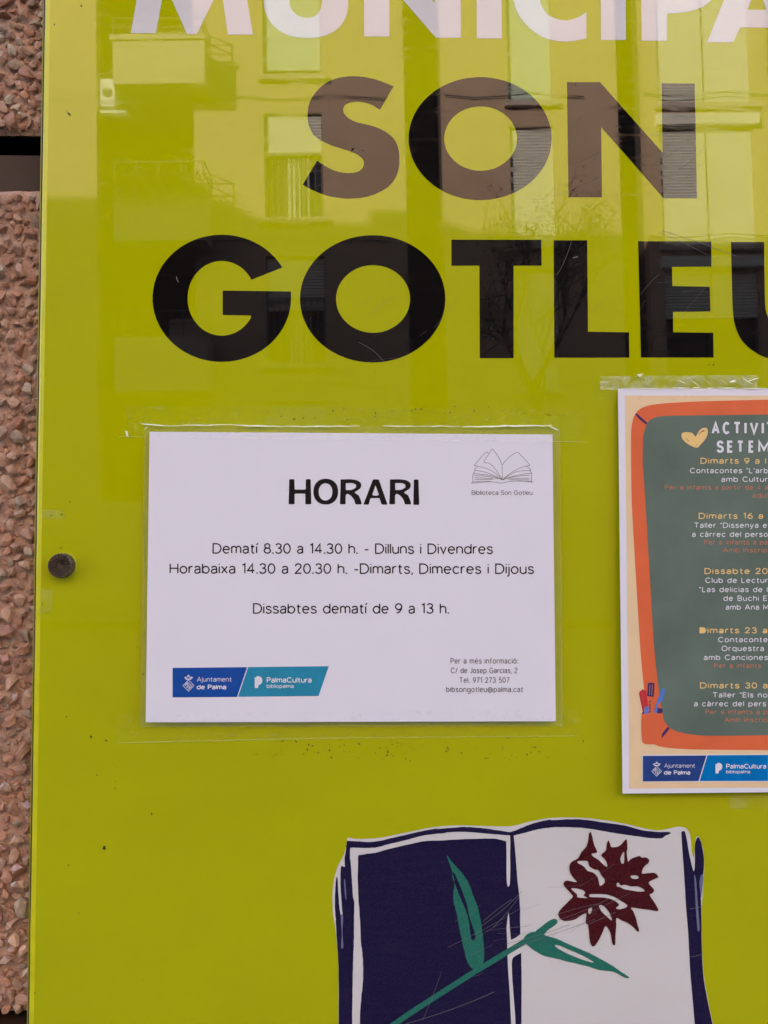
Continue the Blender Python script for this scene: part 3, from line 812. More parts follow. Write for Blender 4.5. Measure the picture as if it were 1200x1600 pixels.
# ---- the printed open book with a carnation
Z3 = lambda p: tr(p, 510, 1270, 6); Z4 = lambda p: tr(p, 680, 1270, 6); Z5 = lambda p: tr(p, 860, 1270, 6)
Z6 = lambda p: tr(p, 510, 1430, 6); Z7 = lambda p: tr(p, 700, 1400, 6); Z8 = lambda p: tr(p, 980, 1270, 4.85)
ZF = lambda p: tr(p, 500, 1260, 3.4286); ZG = lambda p: tr(p, 800, 1260, 3.4286)
BB = 1760
base = [(542.8, 1308.7), (551, 1309.8), (560, 1310.8), (585, 1310), (603, 1307.5), (635, 1300.8), (668, 1294), (693, 1290.8), (718, 1289.7), (746.7, 1290.3), (780, 1291.3), (800, 1290.8), (816.7, 1286.7), (833.3, 1282.5), (855, 1278.7), (880, 1277.3), (905, 1277.8), (926.7, 1279.3), (960, 1284), (985, 1289), (1010, 1295), (1030, 1297.5), (1048, 1294), (1060, 1291.7), (1070.7, 1293.7), (1077, 1301), (1079.6, 1315.4), (1081, 1332), (1084.5, 1341)]
right = [(1085.6, 1323.6), (1087, 1311), (1089.9, 1306.7), (1094.4, 1312.3), (1098.6, 1327.7), (1100.2, 1346.3), (1099.6, 1369), (1097.5, 1402), (1096.2, 1426.7), (1096.8, 1476.2), (1098.9, 1517.4), (1104.2, 1552.5), (1113.9, 1600), (1130, 1660), (1140, 1720), (1141, BB)]
left = [(528.7, BB), (528.7, 1600), (528.7, 1513), (526.7, 1480), (524, 1450), (520.3, 1430), (519.5, 1411), (519.5, 1393), (522.5, 1371.7), (528.3, 1353), (536.7, 1336.7), (540.8, 1323)]
flat('book_ground', [crom(base, False, 4) + crom(right, False, 4) + crom(left, False, 4)], M['white'], YP, sign, 'white cut-out ground of the printed open book')
tb = (Z3([(197, 262), (300, 268), (400, 274), (500, 262), (600, 240), (750, 205), (900, 170), (1050, 145)]) + Z4([(20, 152), (180, 138), (300, 133), (450, 145), (600, 165), (690, 180), (740, 170), (800, 145), (900, 105), (1000, 78), (1080, 65)])
      + Z5([(20, 68), (200, 60), (350, 68), (500, 90), (700, 120), (850, 160), (1000, 178), (1110, 180), (1125, 195), (1080, 215), (1040, 238), (950, 238), (780, 215), (600, 190), (400, 155), (250, 138), (60, 135)])
      + Z4([(1050, 142), (950, 157), (850, 185), (760, 208), (738, 214)]))
def wob(loop, amp=.55, k=.35):       # the ragged edge of a brush-drawn line
    out = []
    for (x, y) in loop:
        out.append((x + noise.noise(Vector((x * k, y * k, 1))) * amp, y + noise.noise(Vector((x * k, y * k, 9))) * amp))
    return out
rect_r = Z4([(748, 330), (762, 500), (772, 640), (790, 800), (798, 1020)]) + Z7([(672, 150), (680, 360), (686, 530), (690, 700), (690, 1200)]) + [(815, BB)]
rect_l = [(562, BB)] + Z6([(315, 1020), (325, 800), (340, 650), (345, 500), (340, 380), (325, 250), (312, 0)]) + Z3([(300, 800), (295, 600), (297, 398)])
rect_t = Z3([(297, 398), (380, 385), (480, 370), (600, 335), (800, 290), (920, 265), (1100, 258)]) + Z4([(20, 260), (200, 250), (400, 243), (550, 243), (620, 255), (668, 270)])
lower = Z4([(700, 212), (600, 205), (450, 192), (250, 178), (100, 185)]) + Z3([(1120, 190), (1050, 195), (900, 215), (750, 255), (600, 290), (480, 322), (350, 330), (240, 325), (222, 345), (220, 420), (230, 500), (240, 650), (248, 780), (262, 850), (260, 1000)]) + Z6([(258, 250), (250, 450), (245, 700), (240, 1020)]) + [(549, BB)]
bandleft = [(529.2, BB)] + Z6([(115, 1020), (113, 500), (102, 300), (92, 120)]) + Z3([(84, 950), (80, 850), (85, 700), (95, 602), (106, 640), (112, 760), (124, 900), (140, 975), (152, 965), (145, 880), (134, 700), (132, 560), (140, 500), (160, 505), (172, 500), (172, 420), (185, 330), (190, 262)])
flat('book_outline', [wob(crom(tb, False, 5) + crom(lower, False, 5) + crom(bandleft, False, 5))], M['navy'], YP2, sign)
flat('book_page', [wob(crom(rect_t, False, 5) + [Z4([(668, 270)])[0], Z4([(702, 290)])[0], Z4([(702, 205)])[0], Z4([(735, 205)])[0]] + crom(rect_r, False, 5) + crom(rect_l, False, 5))], M['navy'], YP2 - .00002, sign, 'dark blue left page of the printed book')
flat('page_line', [crom(Z4([(668, 230), (669, 400), (668, 560), (672, 650), (680, 688), (693, 685), (700, 650), (704, 520), (702, 400), (702, 230)]), True, 4)], M['white'], YP3 - .00002, sign)
flat('page_line', [crom(Z7([(565, 150), (574, 200), (580, 300), (590, 412)]), False, 4) + crom(Z7([(640, 388), (687, 362), (688, 450), (687, 532)]), False, 4) + crom(Z7([(640, 556), (602, 596), (600, 720), (612, 900), (628, 1100), (632, 1200)]), False, 4) + [(806, BB), (799, BB)] + crom(Z7([(592, 1200), (578, 900), (564, 700), (558, 560), (555, 430), (548, 300)]), False, 4)], M['white'], YP3 - .00002, sign)
flat('book_outline', [wob(crom(Z8([(425, 138), (440, 150), (455, 220), (468, 300), (485, 380), (502, 440), (511, 420), (513, 340), (514, 240), (533, 186), (553, 205), (573, 280), (582, 370), (576, 470), (562, 510), (558, 640), (562, 760), (565, 1000), (574, 1200), (599, 1370), (646, 1600)]), False, 4) + [(1128, 1660), (1138, 1720), (1139, BB), (1092, BB)] + crom(Z8([(512, 1600), (490, 1350), (475, 1150), (462, 900), (445, 700), (430, 450), (418, 280), (410, 145)]), False, 4), .35)], M['navy'], YP2, sign)
for lp in ([(508, 470), (520, 500), (526, 560), (536, 700), (549, 860), (545, 893), (533, 885), (522, 750), (514, 600)], [(548, 520), (562, 470), (577, 480), (571, 560), (560, 640), (553, 590)]):
    flat('page_line', [crom(Z8(lp), True, 4)], M['fade'], YP3, sign)
flat('page_line', [crom(Z3([(166, 620), (176, 640), (184, 740), (186, 810), (178, 800), (168, 700)]), True, 4)], M['fade'], YP3, sign)
flat('page_line', [crom(Z6([(136, 0), (154, 0), (156, 60), (150, 150), (158, 290), (148, 312), (138, 290), (144, 180), (138, 90)]), True, 4)], M['fade'], YP3, sign)
# leaves and stem
lf = ZF([(680, 266), (702, 292), (750, 345), (790, 400), (822, 480), (848, 550), (866, 640), (875, 720), (880, 790), (874, 840), (845, 872), (815, 868), (788, 830), (770, 760), (752, 680), (735, 590), (718, 520), (714, 470), (720, 425), (712, 360)])
hole = ZF([(712, 352), (724, 366), (744, 410), (765, 462), (788, 530), (800, 590), (820, 650), (833, 700), (820, 720), (808, 700), (798, 620), (782, 560), (765, 520), (744, 470), (724, 420), (710, 385)])
stem = [(560, 1640), (585, 1622)] + ZF([(400, 1166), (480, 1110), (600, 1032), (720, 955), (830, 885), (930, 825), (1020, 770), (1100, 722), (1190, 668)])
stp = ribbon(crom(stem, False, 6), 8.6)
lf2 = crom(ZG([(62, 715), (80, 685), (120, 672), (170, 688), (240, 710), (320, 745), (400, 780), (470, 815), (540, 855), (590, 890), (630, 918), (600, 915), (540, 885), (470, 877), (400, 855), (300, 832), (240, 815), (170, 800), (115, 768), (85, 745)]), True, 4)
tw = crom(ZG([(118, 680), (160, 642), (200, 612), (228, 602), (243, 612), (236, 632), (190, 665), (160, 695)]), True, 4)
def poly(pl): return ([tuple(p) for p in pl], [tuple(range(len(pl)))])
union('flower_stem', [stp, poly(tw)], M['leafgreen'], YP4, sign)
flat('leaf', [wob(crom(lf, True, 4), .8), crom(hole, True, 4)], M['leafgreen'], YP4 - .00004, sign)
flat('leaf', [wob(lf2, .7), crom(ZG([(230, 742), (262, 748), (300, 765), (380, 800), (438, 836), (380, 822), (300, 790), (245, 760)]), True, 4)], M['leafgreen'], YP4 - .00008, sign)
fo = [(375, 178), (392, 220), (410, 300), (438, 360), (425, 377), (388, 382), (398, 408), (450, 440), (500, 488), (532, 506), (528, 470), (505, 430), (480, 405), (485, 385), (520, 350), (530, 290), (543, 258), (560, 290), (572, 320), (620, 320), (660, 300), (706, 250), (718, 262), (722, 340), (716, 368), (728, 455), (760, 430), (835, 405), (855, 420), (895, 418), (925, 440), (920, 470), (895, 490), (870, 520), (860, 568), (920, 565), (970, 562), (1000, 580), (1010, 605), (980, 620), (922, 655), (960, 705), (972, 730), (955, 755), (930, 770), (975, 840), (1010, 900), (1000, 922), (920, 908), (850, 900), (757, 890), (775, 920), (800, 980), (815, 1040), (833, 1105), (815, 1112), (780, 1075), (720, 1030), (670, 1010), (620, 987), (618, 1060), (610, 1150), (608, 1230), (595, 1242), (580, 1220), (560, 1120), (518, 1062), (490, 1120), (450, 1200), (410, 1252), (385, 1240), (370, 1200), (360, 1100), (352, 1050), (330, 1030), (335, 942), (270, 975), (230, 1000), (150, 1015), (100, 1000), (75, 960), (85, 920), (130, 870), (180, 820), (210, 785), (190, 755), (150, 710), (125, 680), (128, 650), (160, 635), (245, 650), (215, 610), (185, 560), (178, 500), (200, 460), (260, 425), (290, 370), (335, 320), (355, 260), (362, 200)]
fh = [[(255, 455), (300, 450), (350, 455), (365, 500), (410, 530), (450, 540), (480, 590), (510, 630), (500, 665), (465, 685), (455, 650), (440, 600), (400, 560), (350, 545), (320, 510), (290, 488), (262, 475)],
      [(195, 708), (250, 710), (310, 728), (325, 755), (312, 775), (345, 798), (300, 798), (252, 790), (250, 765), (215, 735)],
      [(370, 766), (420, 762), (520, 765), (600, 790), (660, 825), (715, 860), (720, 880), (690, 895), (640, 905), (615, 890), (640, 870), (630, 845), (570, 810), (500, 795), (430, 792), (370, 788)],
      [(678, 378), (692, 372), (690, 465), (668, 475), (656, 430)], [(755, 590), (810, 588), (830, 605), (810, 620), (765, 615)],
      [(622, 662), (640, 655), (660, 680), (700, 675), (760, 690), (820, 690), (870, 715), (880, 735), (820, 738), (760, 728), (690, 715), (650, 695), (625, 690)],
      [(455, 872), (490, 868), (530, 905), (560, 950), (578, 1005), (560, 1000), (520, 965), (480, 925)], [(357, 905), (385, 885), (390, 910), (375, 945), (358, 943)]]
flat('flower', [crom(Z5(fo), True, 4)] + [crom(Z5(h), True, 4) for h in fh], M['wine'], YP4 - .00012, sign, 'dark red printed carnation with jagged petals')
# ---- fine scratches in the acrylic, dead flies and grit under the tape
sr = random.Random(4)
v = []; f = []
def scratch(a, b, bend, w):
    a = Vector(a); b = Vector(b); mid = (a + b) / 2 + Vector((-(b - a).y, (b - a).x)) * bend
    pts = [tuple(a * (1 - t) ** 2 + mid * 2 * t * (1 - t) + b * t * t) for t in [i / 8 for i in range(9)]]
    vv, ff = ribbon(pts, w); bb_ = len(v); v.extend(vv); f.extend([tuple(bb_ + i for i in q) for q in ff][::1])
for (a, b, bend, w) in (((633, 1600), (772, 1550), .04, .75), ((660, 1595), (690, 1518), .02, .4), ((752, 1447), (816, 1392), .06, .6), ((755, 1440), (800, 1405), -.05, .6), ((770, 1450), (812, 1400), .04, .5), ((700, 1480), (815, 1418), .03, .4),
                        ((790, 1475), (890, 1445), .03, .5), ((800, 1480), (930, 1436), .02, .5), ((868, 1430), (935, 1412), -.04, .45), ((873, 1437), (950, 1405), .05, .5), ((917, 1445), (962, 1425), .02, .6), ((880, 1440), (985, 1395), .04, .35),
                        ((1078, 1420), (1098, 1416), .05, .7), ((1080, 1495), (1100, 1490), .06, .7), ((560, 455 + 80), (600, 566), -.15, .5), ((870, 430), (893, 376), .08, .4), ((1150, 400), (1035, 360), .02, .5), ((1105, 398), (1030, 362), .02, .4), ((276, 432), (279, 441), .2, 1.2), ((895, 403), (903, 401), 0, 1.2)):
    scratch(a, b, bend, w)
for i in range(46):
    cx, cy = sr.choice(((790, 1470), (850, 1460), (730, 1470), (900, 1440), (1020, 470), (860, 280), (1010, 250), (590, 500)))
    x = cx + sr.gauss(0, 45); y = cy + sr.gauss(0, 28); a = sr.gauss(-.45, .35) ; l = sr.uniform(12, 70)
    scratch((x, y), (x + math.cos(a) * l, y + math.sin(a) * l), sr.uniform(-.06, .06), sr.uniform(.14, .3))
o = to_mesh_px('scratches', v, [tuple(q) for q in f], M['scratch'], -.00058, sign); o['kind'] = 'stuff'
g = MB()
def speck(px, py, r):
    c = P(px, py, -.0002); a = sr.uniform(0, 3.14); rx = r * MPP * sr.uniform(.8, 1.7); rz = r * MPP * .7
    n = 7; ring = []
    for k in range(n):
        t = 2 * math.pi * k / n; q = sr.uniform(.7, 1.1)
        x, z = rx * math.cos(t) * q, rz * math.sin(t) * q
        ring.append((c.x + x * math.cos(a) - z * math.sin(a), -.0001, c.z + x * math.sin(a) + z * math.cos(a)))
    g.add(ring + [(c.x, -.0001 - r * MPP * .8, c.z)], [(k, (k + 1) % n, n) for k in range(n)])
for (x, y, r) in ((163, 1326, 2.6), (163, 1323, 1.8), (103.5, 1120, 1.6), (142, 1151, 2.2), (166, 1157, 1.8), (151, 1211, 1.5), (180, 1232, 1.5), (180, 1221, 1.0), (187, 1189, .9), (123, 1427, 1.2), (107, 1352, 1.2), (54, 1552, 1.2), (96, 804, 1.4), (80, 805, 1.0), (109, 784, 1.3), (95, 856, 1.4), (66, 943, 1.4), (224, 1053, 1.3), (215, 1011, 1.1), (1115, 570, 1.4), (1108, 570, 1), (551, 233, 2.4), (567, 235, 1.2), (899, 133, 1.4), (440, 650, 1.2), (474, 653, 1.5), (460, 655, 1.3), (543, 655, 1.4), (127, 9, 1.6), (108, 178, 2.6), (104, 173, 1.1), (85, 38, 1.2), (967, 658, 1.2), (237, 1272, 1.6), (1085, 1470, 1.2)):
    speck(x, y, r)
for i in range(95):      # grit caught along the lower tape
    x = sr.choice((sr.gauss(470, 50), sr.uniform(390, 900), sr.gauss(760, 90), sr.gauss(600, 50))); y = sr.uniform(1153, 1185) + abs(sr.gauss(0, 4)) - (x - 500) * .01
    if 380 < x < 950: speck(x, y, sr.choice((.6, .8, 1.0, 1.5)))
for i in range(70):      # and above the upper one
    x = sr.uniform(410, 890); y = 641 + sr.gauss(0, 5) + (x - 400) * .01
    speck(x, y, sr.choice((.5, .6, .8, 1.2)))
for i in range(30): speck(sr.uniform(90, 1190), sr.uniform(20, 1590), sr.uniform(.35, .8))
o = g.build('dirt_specks', M['speck'], sign); o['kind'] = 'stuff'

# ---- the fluted screw cap
bolt = empty('screw_cap', P(96, 883, 0)); 
tag(bolt, 'round fluted brown screw cap holding the left edge of the green sign', 'screw')
bm_ = simple('bronze_cap', (.095, .062, .046), .38, .3, 400, bump=.0001, bscale=900, metal=.35)
cx, cz = P(99.8, 883.5, 0).x, P(99.8, 883.5, 0).z; rb = 18.2 * MPP
g = MB(); n = 96
def ring(r, y, rip): return [(cx + math.cos(2 * math.pi * k / n) * (r + rip * (k % 3 == 0) - rip * (k % 3 == 1)), y, cz + math.sin(2 * math.pi * k / n) * (r + rip * (k % 3 == 0) - rip * (k % 3 == 1))) for k in range(n)]
rings = [ring(rb * .98, .0, .0), ring(rb, -.001, .00018), ring(rb, -.0066, .00018), ring(rb * .95, -.0073, .00012)]
def ridge(r, y, d): return [(cx + math.cos(2 * math.pi * k / n) * r, y - (d if k % 4 < 2 else 0), cz + math.sin(2 * math.pi * k / n) * r) for k in range(n)]
rings += [ridge(rb * .88, -.0071, .0007), ridge(rb * .55, -.0068, .0008), ridge(rb * .25, -.0065, .0006), ring(rb * .16, -.0067, 0)]
vv = sum(rings, []); ff = []
for j in range(len(rings) - 1):
    for k in range(n): ff.append((j * n + k, j * n + (k + 1) % n, (j + 1) * n + (k + 1) % n, (j + 1) * n + k))
ff.append(tuple((len(rings) - 1) * n + k for k in range(n)))
g.add(vv, ff); g.build('cap', bm_, bolt)
g = MB(); rg = [(cx + math.cos(2 * math.pi * k / 40) * r, y, cz + math.sin(2 * math.pi * k / 40) * r) for (r, y) in ((rb * 1.1, -.0001), (rb * 1.08, -.0008), (rb * .9, -.0009)) for k in range(40)]
g.add(rg, [(j * 40 + k, j * 40 + (k + 1) % 40, (j + 1) * 40 + (k + 1) % 40, (j + 1) * 40 + k) for j in range(2) for k in range(40)]); g.build('washer', simple('clear_washer', (.45, .44, .03), .2), bolt)

M['foldm'] = film('tape_rim', .30, col=(.8, .8, .7))
# ================================================================ THE TIMETABLE SHEET
def sheet_y(corners, near, far, curl=0):
    """how far the sheet stands off the sign: `near` at its top, `far` at its foot, sagging a little at the sides"""
    (x0, y0), (x1, y1) = corners
    def fn(px, py):
        v = (py - y0) / (y1 - y0); u = (px - x0) / (x1 - x0)
        return -(near + (far - near) * v)
    return fn
def quad_sheet(name, q, yf, mat, parent, thick=.00025, n=1):
    """q: four picture corners, clockwise from the top left"""
    v = []; f = []
    for j in range(n + 1):
        for i in range(n + 1):
            s, t = i / n, j / n
            px = (q[0][0] * (1 - s) + q[1][0] * s) * (1 - t) + (q[3][0] * (1 - s) + q[2][0] * s) * t
            py = (q[0][1] * (1 - s) + q[1][1] * s) * (1 - t) + (q[3][1] * (1 - s) + q[2][1] * s) * t
            v.append((P(px, py, yf(px, py) if callable(yf) else yf)))
    for j in range(n):
        for i in range(n):
            a = j * (n + 1) + i; f.append((a, a + n + 1, a + n + 2, a + 1))
    m = len(v); v += [p + Vector((0, thick, 0)) for p in v]
    if thick:
        f += [tuple(k + m for k in reversed(q_)) for q_ in f]
        b = [i for i in range(n + 1)] + [(j) * (n + 1) + n for j in range(1, n + 1)] + [n * (n + 1) + i for i in range(n - 1, -1, -1)] + [j * (n + 1) for j in range(n - 1, 0, -1)]
        for k in range(len(b)): f.append((b[k], b[(k + 1) % len(b)], b[(k + 1) % len(b)] + m, b[k] + m))
    else: v = v[:m]
    return mesh_obj(name, v, f, mat, parent)
notice = empty('timetable_notice', P(548, 1128, 0))
tag(notice, 'laminated white HORARI opening hours sheet taped to the green sign', 'notice')
ny = sheet_y(((230, 675), (865, 1128)), .0024, .0056)
nf = lambda d: (lambda px, py: ny(px, py) - d)
quad_sheet('laminate', [(225, 664), (875, 668), (880, 1134.5), (219.5, 1136)], lambda a, b: ny(a, b) + .00032, M['pouch'], notice, .00006)
NQ = [(233.6, 674.6), (863.2, 679.0), (868.4, 1127.0), (227.6, 1128.6)]
quad_sheet('sheet', NQ, ny, M['paper'], notice, .00026)
ink = nf(.00012); ink2 = nf(.00020)
H1 = lambda p: tr(p, 440, 735, 5.217)
def Rr(dx): return [rnd(H1([(480 + dx, 73), (560 + dx, 72), (610 + dx, 78), (642 + dx, 96), (652 + dx, 120), (640 + dx, 150), (592 + dx, 180), (630 + dx, 204), (648 + dx, 250), (653 + dx, 277), (602 + dx, 277), (592 + dx, 240), (565 + dx, 205), (535 + dx, 189), (522 + dx, 203), (522 + dx, 276), (475 + dx, 276), (480 + dx, 150)]), 1.6),
                    rnd(H1([(522 + dx, 103), (580 + dx, 103), (608 + dx, 116), (606 + dx, 140), (575 + dx, 158), (524 + dx, 161)]), 1.6)]
hor = [[rnd(H1([(62, 71), (104, 71), (106, 156), (197, 156), (197, 71), (237, 71), (242, 276), (193, 276), (193, 189), (106, 189), (106, 276), (57, 276), (60, 180)]), 1.9)],
       [H1(ell(360, 173, 101, 105, 60, p=2.2)), H1(ell(358, 175, 56, 70, 48, p=2.1))], Rr(0),
       [rnd(H1([(745, 73), (792, 73), (864, 279), (815, 279), (798, 226), (724, 226), (711, 279), (666, 279)]), 1.8), rnd(H1([(765, 120), (794, 200), (772, 207), (738, 202)]), 1.4)], Rr(403),
       [rnd(H1([(1078, 74), (1116, 74), (1122, 281), (1074, 281)]), 1.4)]]
for lp in hor: flat('title_letter', lp, M['ink'], ink, notice)
for (s, a, b, base_, sl) in (("Dematí 8.30 a 14.30 h. - Dilluns i Divendres", 332, 770, 865.6, .0018), ("Horabaixa 14.30 a 20.30 h. -Dimarts, Dimecres i Dijous", 265, 834.3, 896.8, .001), ("Dissabtes dematí de 9 a 13 h.", 395.3, 702, 959, .0)):
    text(s, a, b, base_, 16.6, 2.0, M['ink'], ink, notice, slope=sl)
for (s, a, b, base_) in (("Per a més informació:", 704, 809.6, 1037), ("C/ de Josep Garcias, 2", 704.5, 808.6, 1052), ("Tel. 971 273 507", 717.6, 796, 1067), ("bibsongotleu@palma.cat", 697, 817.5, 1081.6)):
    text(s, a, b, base_, 8.9, 1.05, M['inkgrey'], ink, notice, track=.30)
text("Biblioteca Son Gotleu", 737, 832, 773.5, 7.4, .85, M['inkgrey'], ink, notice)
# the line drawing of an open book
bk = lambda p: tr(p, 720, 690, 9.23)
ln = [[(190, 345), (260, 265), (330, 185), (372, 154), (408, 170)], [(190, 345), (250, 355), (340, 378), (430, 415), (510, 465), (595, 548)], [(332, 308), (345, 270), (380, 215), (420, 160), (450, 106), (500, 160), (550, 235), (580, 295), (596, 340)], [(332, 308), (390, 305), (440, 335), (510, 410), (560, 490), (597, 548)],
      [(596, 340), (597, 440), (598, 550)], [(596, 340), (640, 280), (720, 205), (815, 156), (870, 200), (940, 275), (995, 345), (930, 355), (820, 395), (710, 460), (600, 550)], [(240, 358), (195, 408), (260, 420), (380, 450), (500, 500), (592, 550)], [(212, 418), (180, 460), (172, 490), (172, 578), (150, 600)], [(180, 462), (280, 468), (420, 490), (520, 520), (595, 552)],
      [(940, 355), (980, 380), (1008, 410), (920, 418), (800, 435), (700, 485), (602, 552)], [(990, 418), (1020, 450), (1020, 480), (1020, 575), (1040, 586)], [(1018, 460), (930, 462), (800, 490), (690, 520), (604, 552)], [(150, 600), (280, 590), (420, 578), (520, 590), (595, 598), (680, 578), (820, 568), (930, 572), (1040, 586)],
      [(172, 578), (300, 572), (420, 572)], [(190, 490), (300, 492), (440, 512), (540, 540)], [(200, 520), (330, 526), (460, 535)], [(205, 545), (330, 545), (470, 548)], [(990, 488), (880, 492), (760, 510), (660, 535)], [(985, 528), (860, 532), (700, 538)], [(985, 550), (860, 552), (690, 550)], [(1020, 575), (930, 570), (830, 570)]]
union('book_drawing', [ribbon(crom(bk(l), False, 4), .62) for l in ln], M['inkgrey'], ink, notice)
def logo(parent, yf, yf2, blue, teal, q1, q2, T, name_l='logo_panel'):
    flat(name_l, [q1], blue, yf, parent, 'dark blue logo panel'); flat(name_l, [q2], teal, yf, parent, 'lighter blue slanted logo panel')
    X = lambda p: tr(p, *T)
    text("Ajuntament", *[X([(212, 0)])[0][0], X([(453, 0)])[0][0]], X([(0, 156)])[0][1], 33 / T[2], 3.3 / T[2], M['chalkwhite'], yf2, parent)
    text("de Palma", *[X([(210, 0)])[0][0], X([(416, 0)])[0][0]], X([(0, 210)])[0][1], 34 / T[2], 6.2 / T[2], M['chalkwhite'], yf2, parent)
    text("PalmaCultura", *[X([(697, 0)])[0][0], X([(1009, 0)])[0][0]], X([(0, 163)])[0][1], 38 / T[2], 5.8 / T[2], M['chalkwhite'], yf2, parent)
    text("bibliopalma", *[X([(697, 0)])[0][0], X([(884, 0)])[0][0]], X([(0, 200)])[0][1], 26 / T[2], 3.6 / T[2], M['chalkwhite'], yf2, parent)
    ps = [ribbon(X([(153, 144), (192, 183), (153, 222), (115, 183)]), 3.4 / T[2], True)]
    ps += [ribbon(X(l), 3.2 / T[2]) for l in ([(130, 185), (145, 165), (146, 200)], [(140, 200), (152, 160), (156, 205)], [(160, 162), (160, 200), (170, 172)], [(172, 195), (178, 176)], [(126, 182), (150, 156)], [(150, 212), (176, 190)])]
    ps += [ribbon(X(l), 5 / T[2]) for l in ([(126, 127), (138, 137), (168, 137), (183, 125)], [(140, 128), (153, 118), (168, 128)], [(134, 139), (172, 139)], [(146, 112), (160, 112)], [(127, 127), (140, 124)], [(166, 124), (180, 126)])]
    union('crest', ps, M['chalkwhite'], yf2, parent)
    pp = X([(613, 126), (625, 126), (628, 118), (640, 118)] + ell(640, 148, 26, 30, 24, 80, -80) + [(640, 178), (636, 200), (613, 200)])
    flat('logo_mark', [pp], M['chalkwhite'], yf2, parent)
logo(notice, ink, ink2, M['blue'], M['teal'], [(269.7, 1043.5), (386, 1042.4), (370.3, 1089), (269.7, 1089.6)], [(387.9, 1042.2), (513.8, 1041), (497.8, 1087.4), (372, 1088.7)], (260, 1030, 4.444))

# ---- clear tape along the head and the foot of the sheet, pressed over its edge
def tape(name, q, mat, label, lift=lambda px, py: 0.0, n=(120, 8), yb=None, wav=.0):
    t = empty(name, P(*q[3], 0)); tag(t, label, 'tape', 'strips of clear tape')
    v = []; f = []; nx, nz = n
    for j in range(nz + 1):
        for i in range(nx + 1):
            s, w = i / nx, j / nz
            px = (q[0][0] * (1 - s) + q[1][0] * s) * (1 - w) + (q[3][0] * (1 - s) + q[2][0] * s) * w
            py = (q[0][1] * (1 - s) + q[1][1] * s) * (1 - w) + (q[3][1] * (1 - s) + q[2][1] * s) * w
            y = -.0006 if yb is None else yb(px, py)
            y += noise.noise(Vector((px * .04, py * .12, 2))) * wav - lift(px, py)
            v.append(P(px, py, y))
    for j in range(nz):
        for i in range(nx):
            a = j * (nx + 1) + i; f.append((a, a + nx + 1, a + nx + 2, a + 1))
    mesh_obj('strip', v, f, mat, t, smooth=True)
    return t
def over(edge_y, side, yfun, soft=5):
    def fn(px, py):
        d = (py - edge_y(px)) * side
        k = min(1, max(0, (d + soft) / soft)); k = k * k * (3 - 2 * k)
        return -.0007 * (1 - k) + (yfun(px, py) - .0004) * k
    return fn
top_e = lambda px: 664 + (px - 225) * .0062; bot_e = lambda px: 1136 - (px - 220) * .0024
t1 = tape('tape_strip', [(196, 634), (912, 640), (908, 691.5), (199, 682.5)], M['tape'], 'long clear tape along the top edge of the white timetable', n=(150, 26), yb=over(top_e, 1, ny, 7), wav=.00005)
t2 = tape('tape_strip', [(184, 1117.5), (906, 1106), (908, 1150), (186, 1161)], M['tape'], 'long clear tape along the bottom edge of the white timetable', n=(150, 26), yb=over(bot_e, -1, ny, 7), wav=.00005)
# glints painted as pale opaque strips where the film bends over an edge
def crease_glint(name, segs, parent, tilt=.0009, yfun=None):
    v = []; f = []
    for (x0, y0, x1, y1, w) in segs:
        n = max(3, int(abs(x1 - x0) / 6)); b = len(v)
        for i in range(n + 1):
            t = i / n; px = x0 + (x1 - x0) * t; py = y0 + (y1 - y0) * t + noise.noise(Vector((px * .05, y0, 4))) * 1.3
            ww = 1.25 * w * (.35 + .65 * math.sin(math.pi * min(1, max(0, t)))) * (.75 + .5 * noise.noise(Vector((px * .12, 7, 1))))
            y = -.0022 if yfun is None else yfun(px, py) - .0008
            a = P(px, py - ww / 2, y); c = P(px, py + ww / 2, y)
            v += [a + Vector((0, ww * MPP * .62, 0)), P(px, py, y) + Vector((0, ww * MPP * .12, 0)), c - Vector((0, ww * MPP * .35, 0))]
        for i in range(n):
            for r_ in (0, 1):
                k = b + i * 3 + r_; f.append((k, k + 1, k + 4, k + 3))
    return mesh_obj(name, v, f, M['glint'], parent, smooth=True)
crease_glint('crease_glint', [(220, 662, 262, 665.5, 1.8), (262, 665.5, 365, 663.5, 1.4), (365, 664, 440, 666.5, 2.2), (440, 666.5, 562, 665.8, 1.7), (598, 665.5, 650, 666.5, 1.6), (650, 666, 720, 666, 1.2), (722, 667, 862, 664.5, 2.6), (858, 664.6, 873, 672.5, 2.2), (226, 671, 231, 667, 1.4)], t1)
g_ = flat('torn_end', [[(195, 673), (199, 673.5), (201, 682), (197.5, 682)]], M['glint'], -.0012, t1)
flat('fold_line', [[(300, 683.2), (862, 689.5), (915, 690.2), (915, 690.6), (862, 690.0), (300, 683.7)], [(182, 681.6), (228, 682.4), (228, 682.8), (182, 682.0)]], M['foldm'], lambda a, b: -.0034, t1)
flat('fold_line', [[(186, 1160.4), (480, 1153.4), (560, 1152.4), (900, 1149.6), (900, 1150.0), (560, 1152.9), (480, 1154.0), (186, 1161)]], M['foldm'], -.0011, t2)

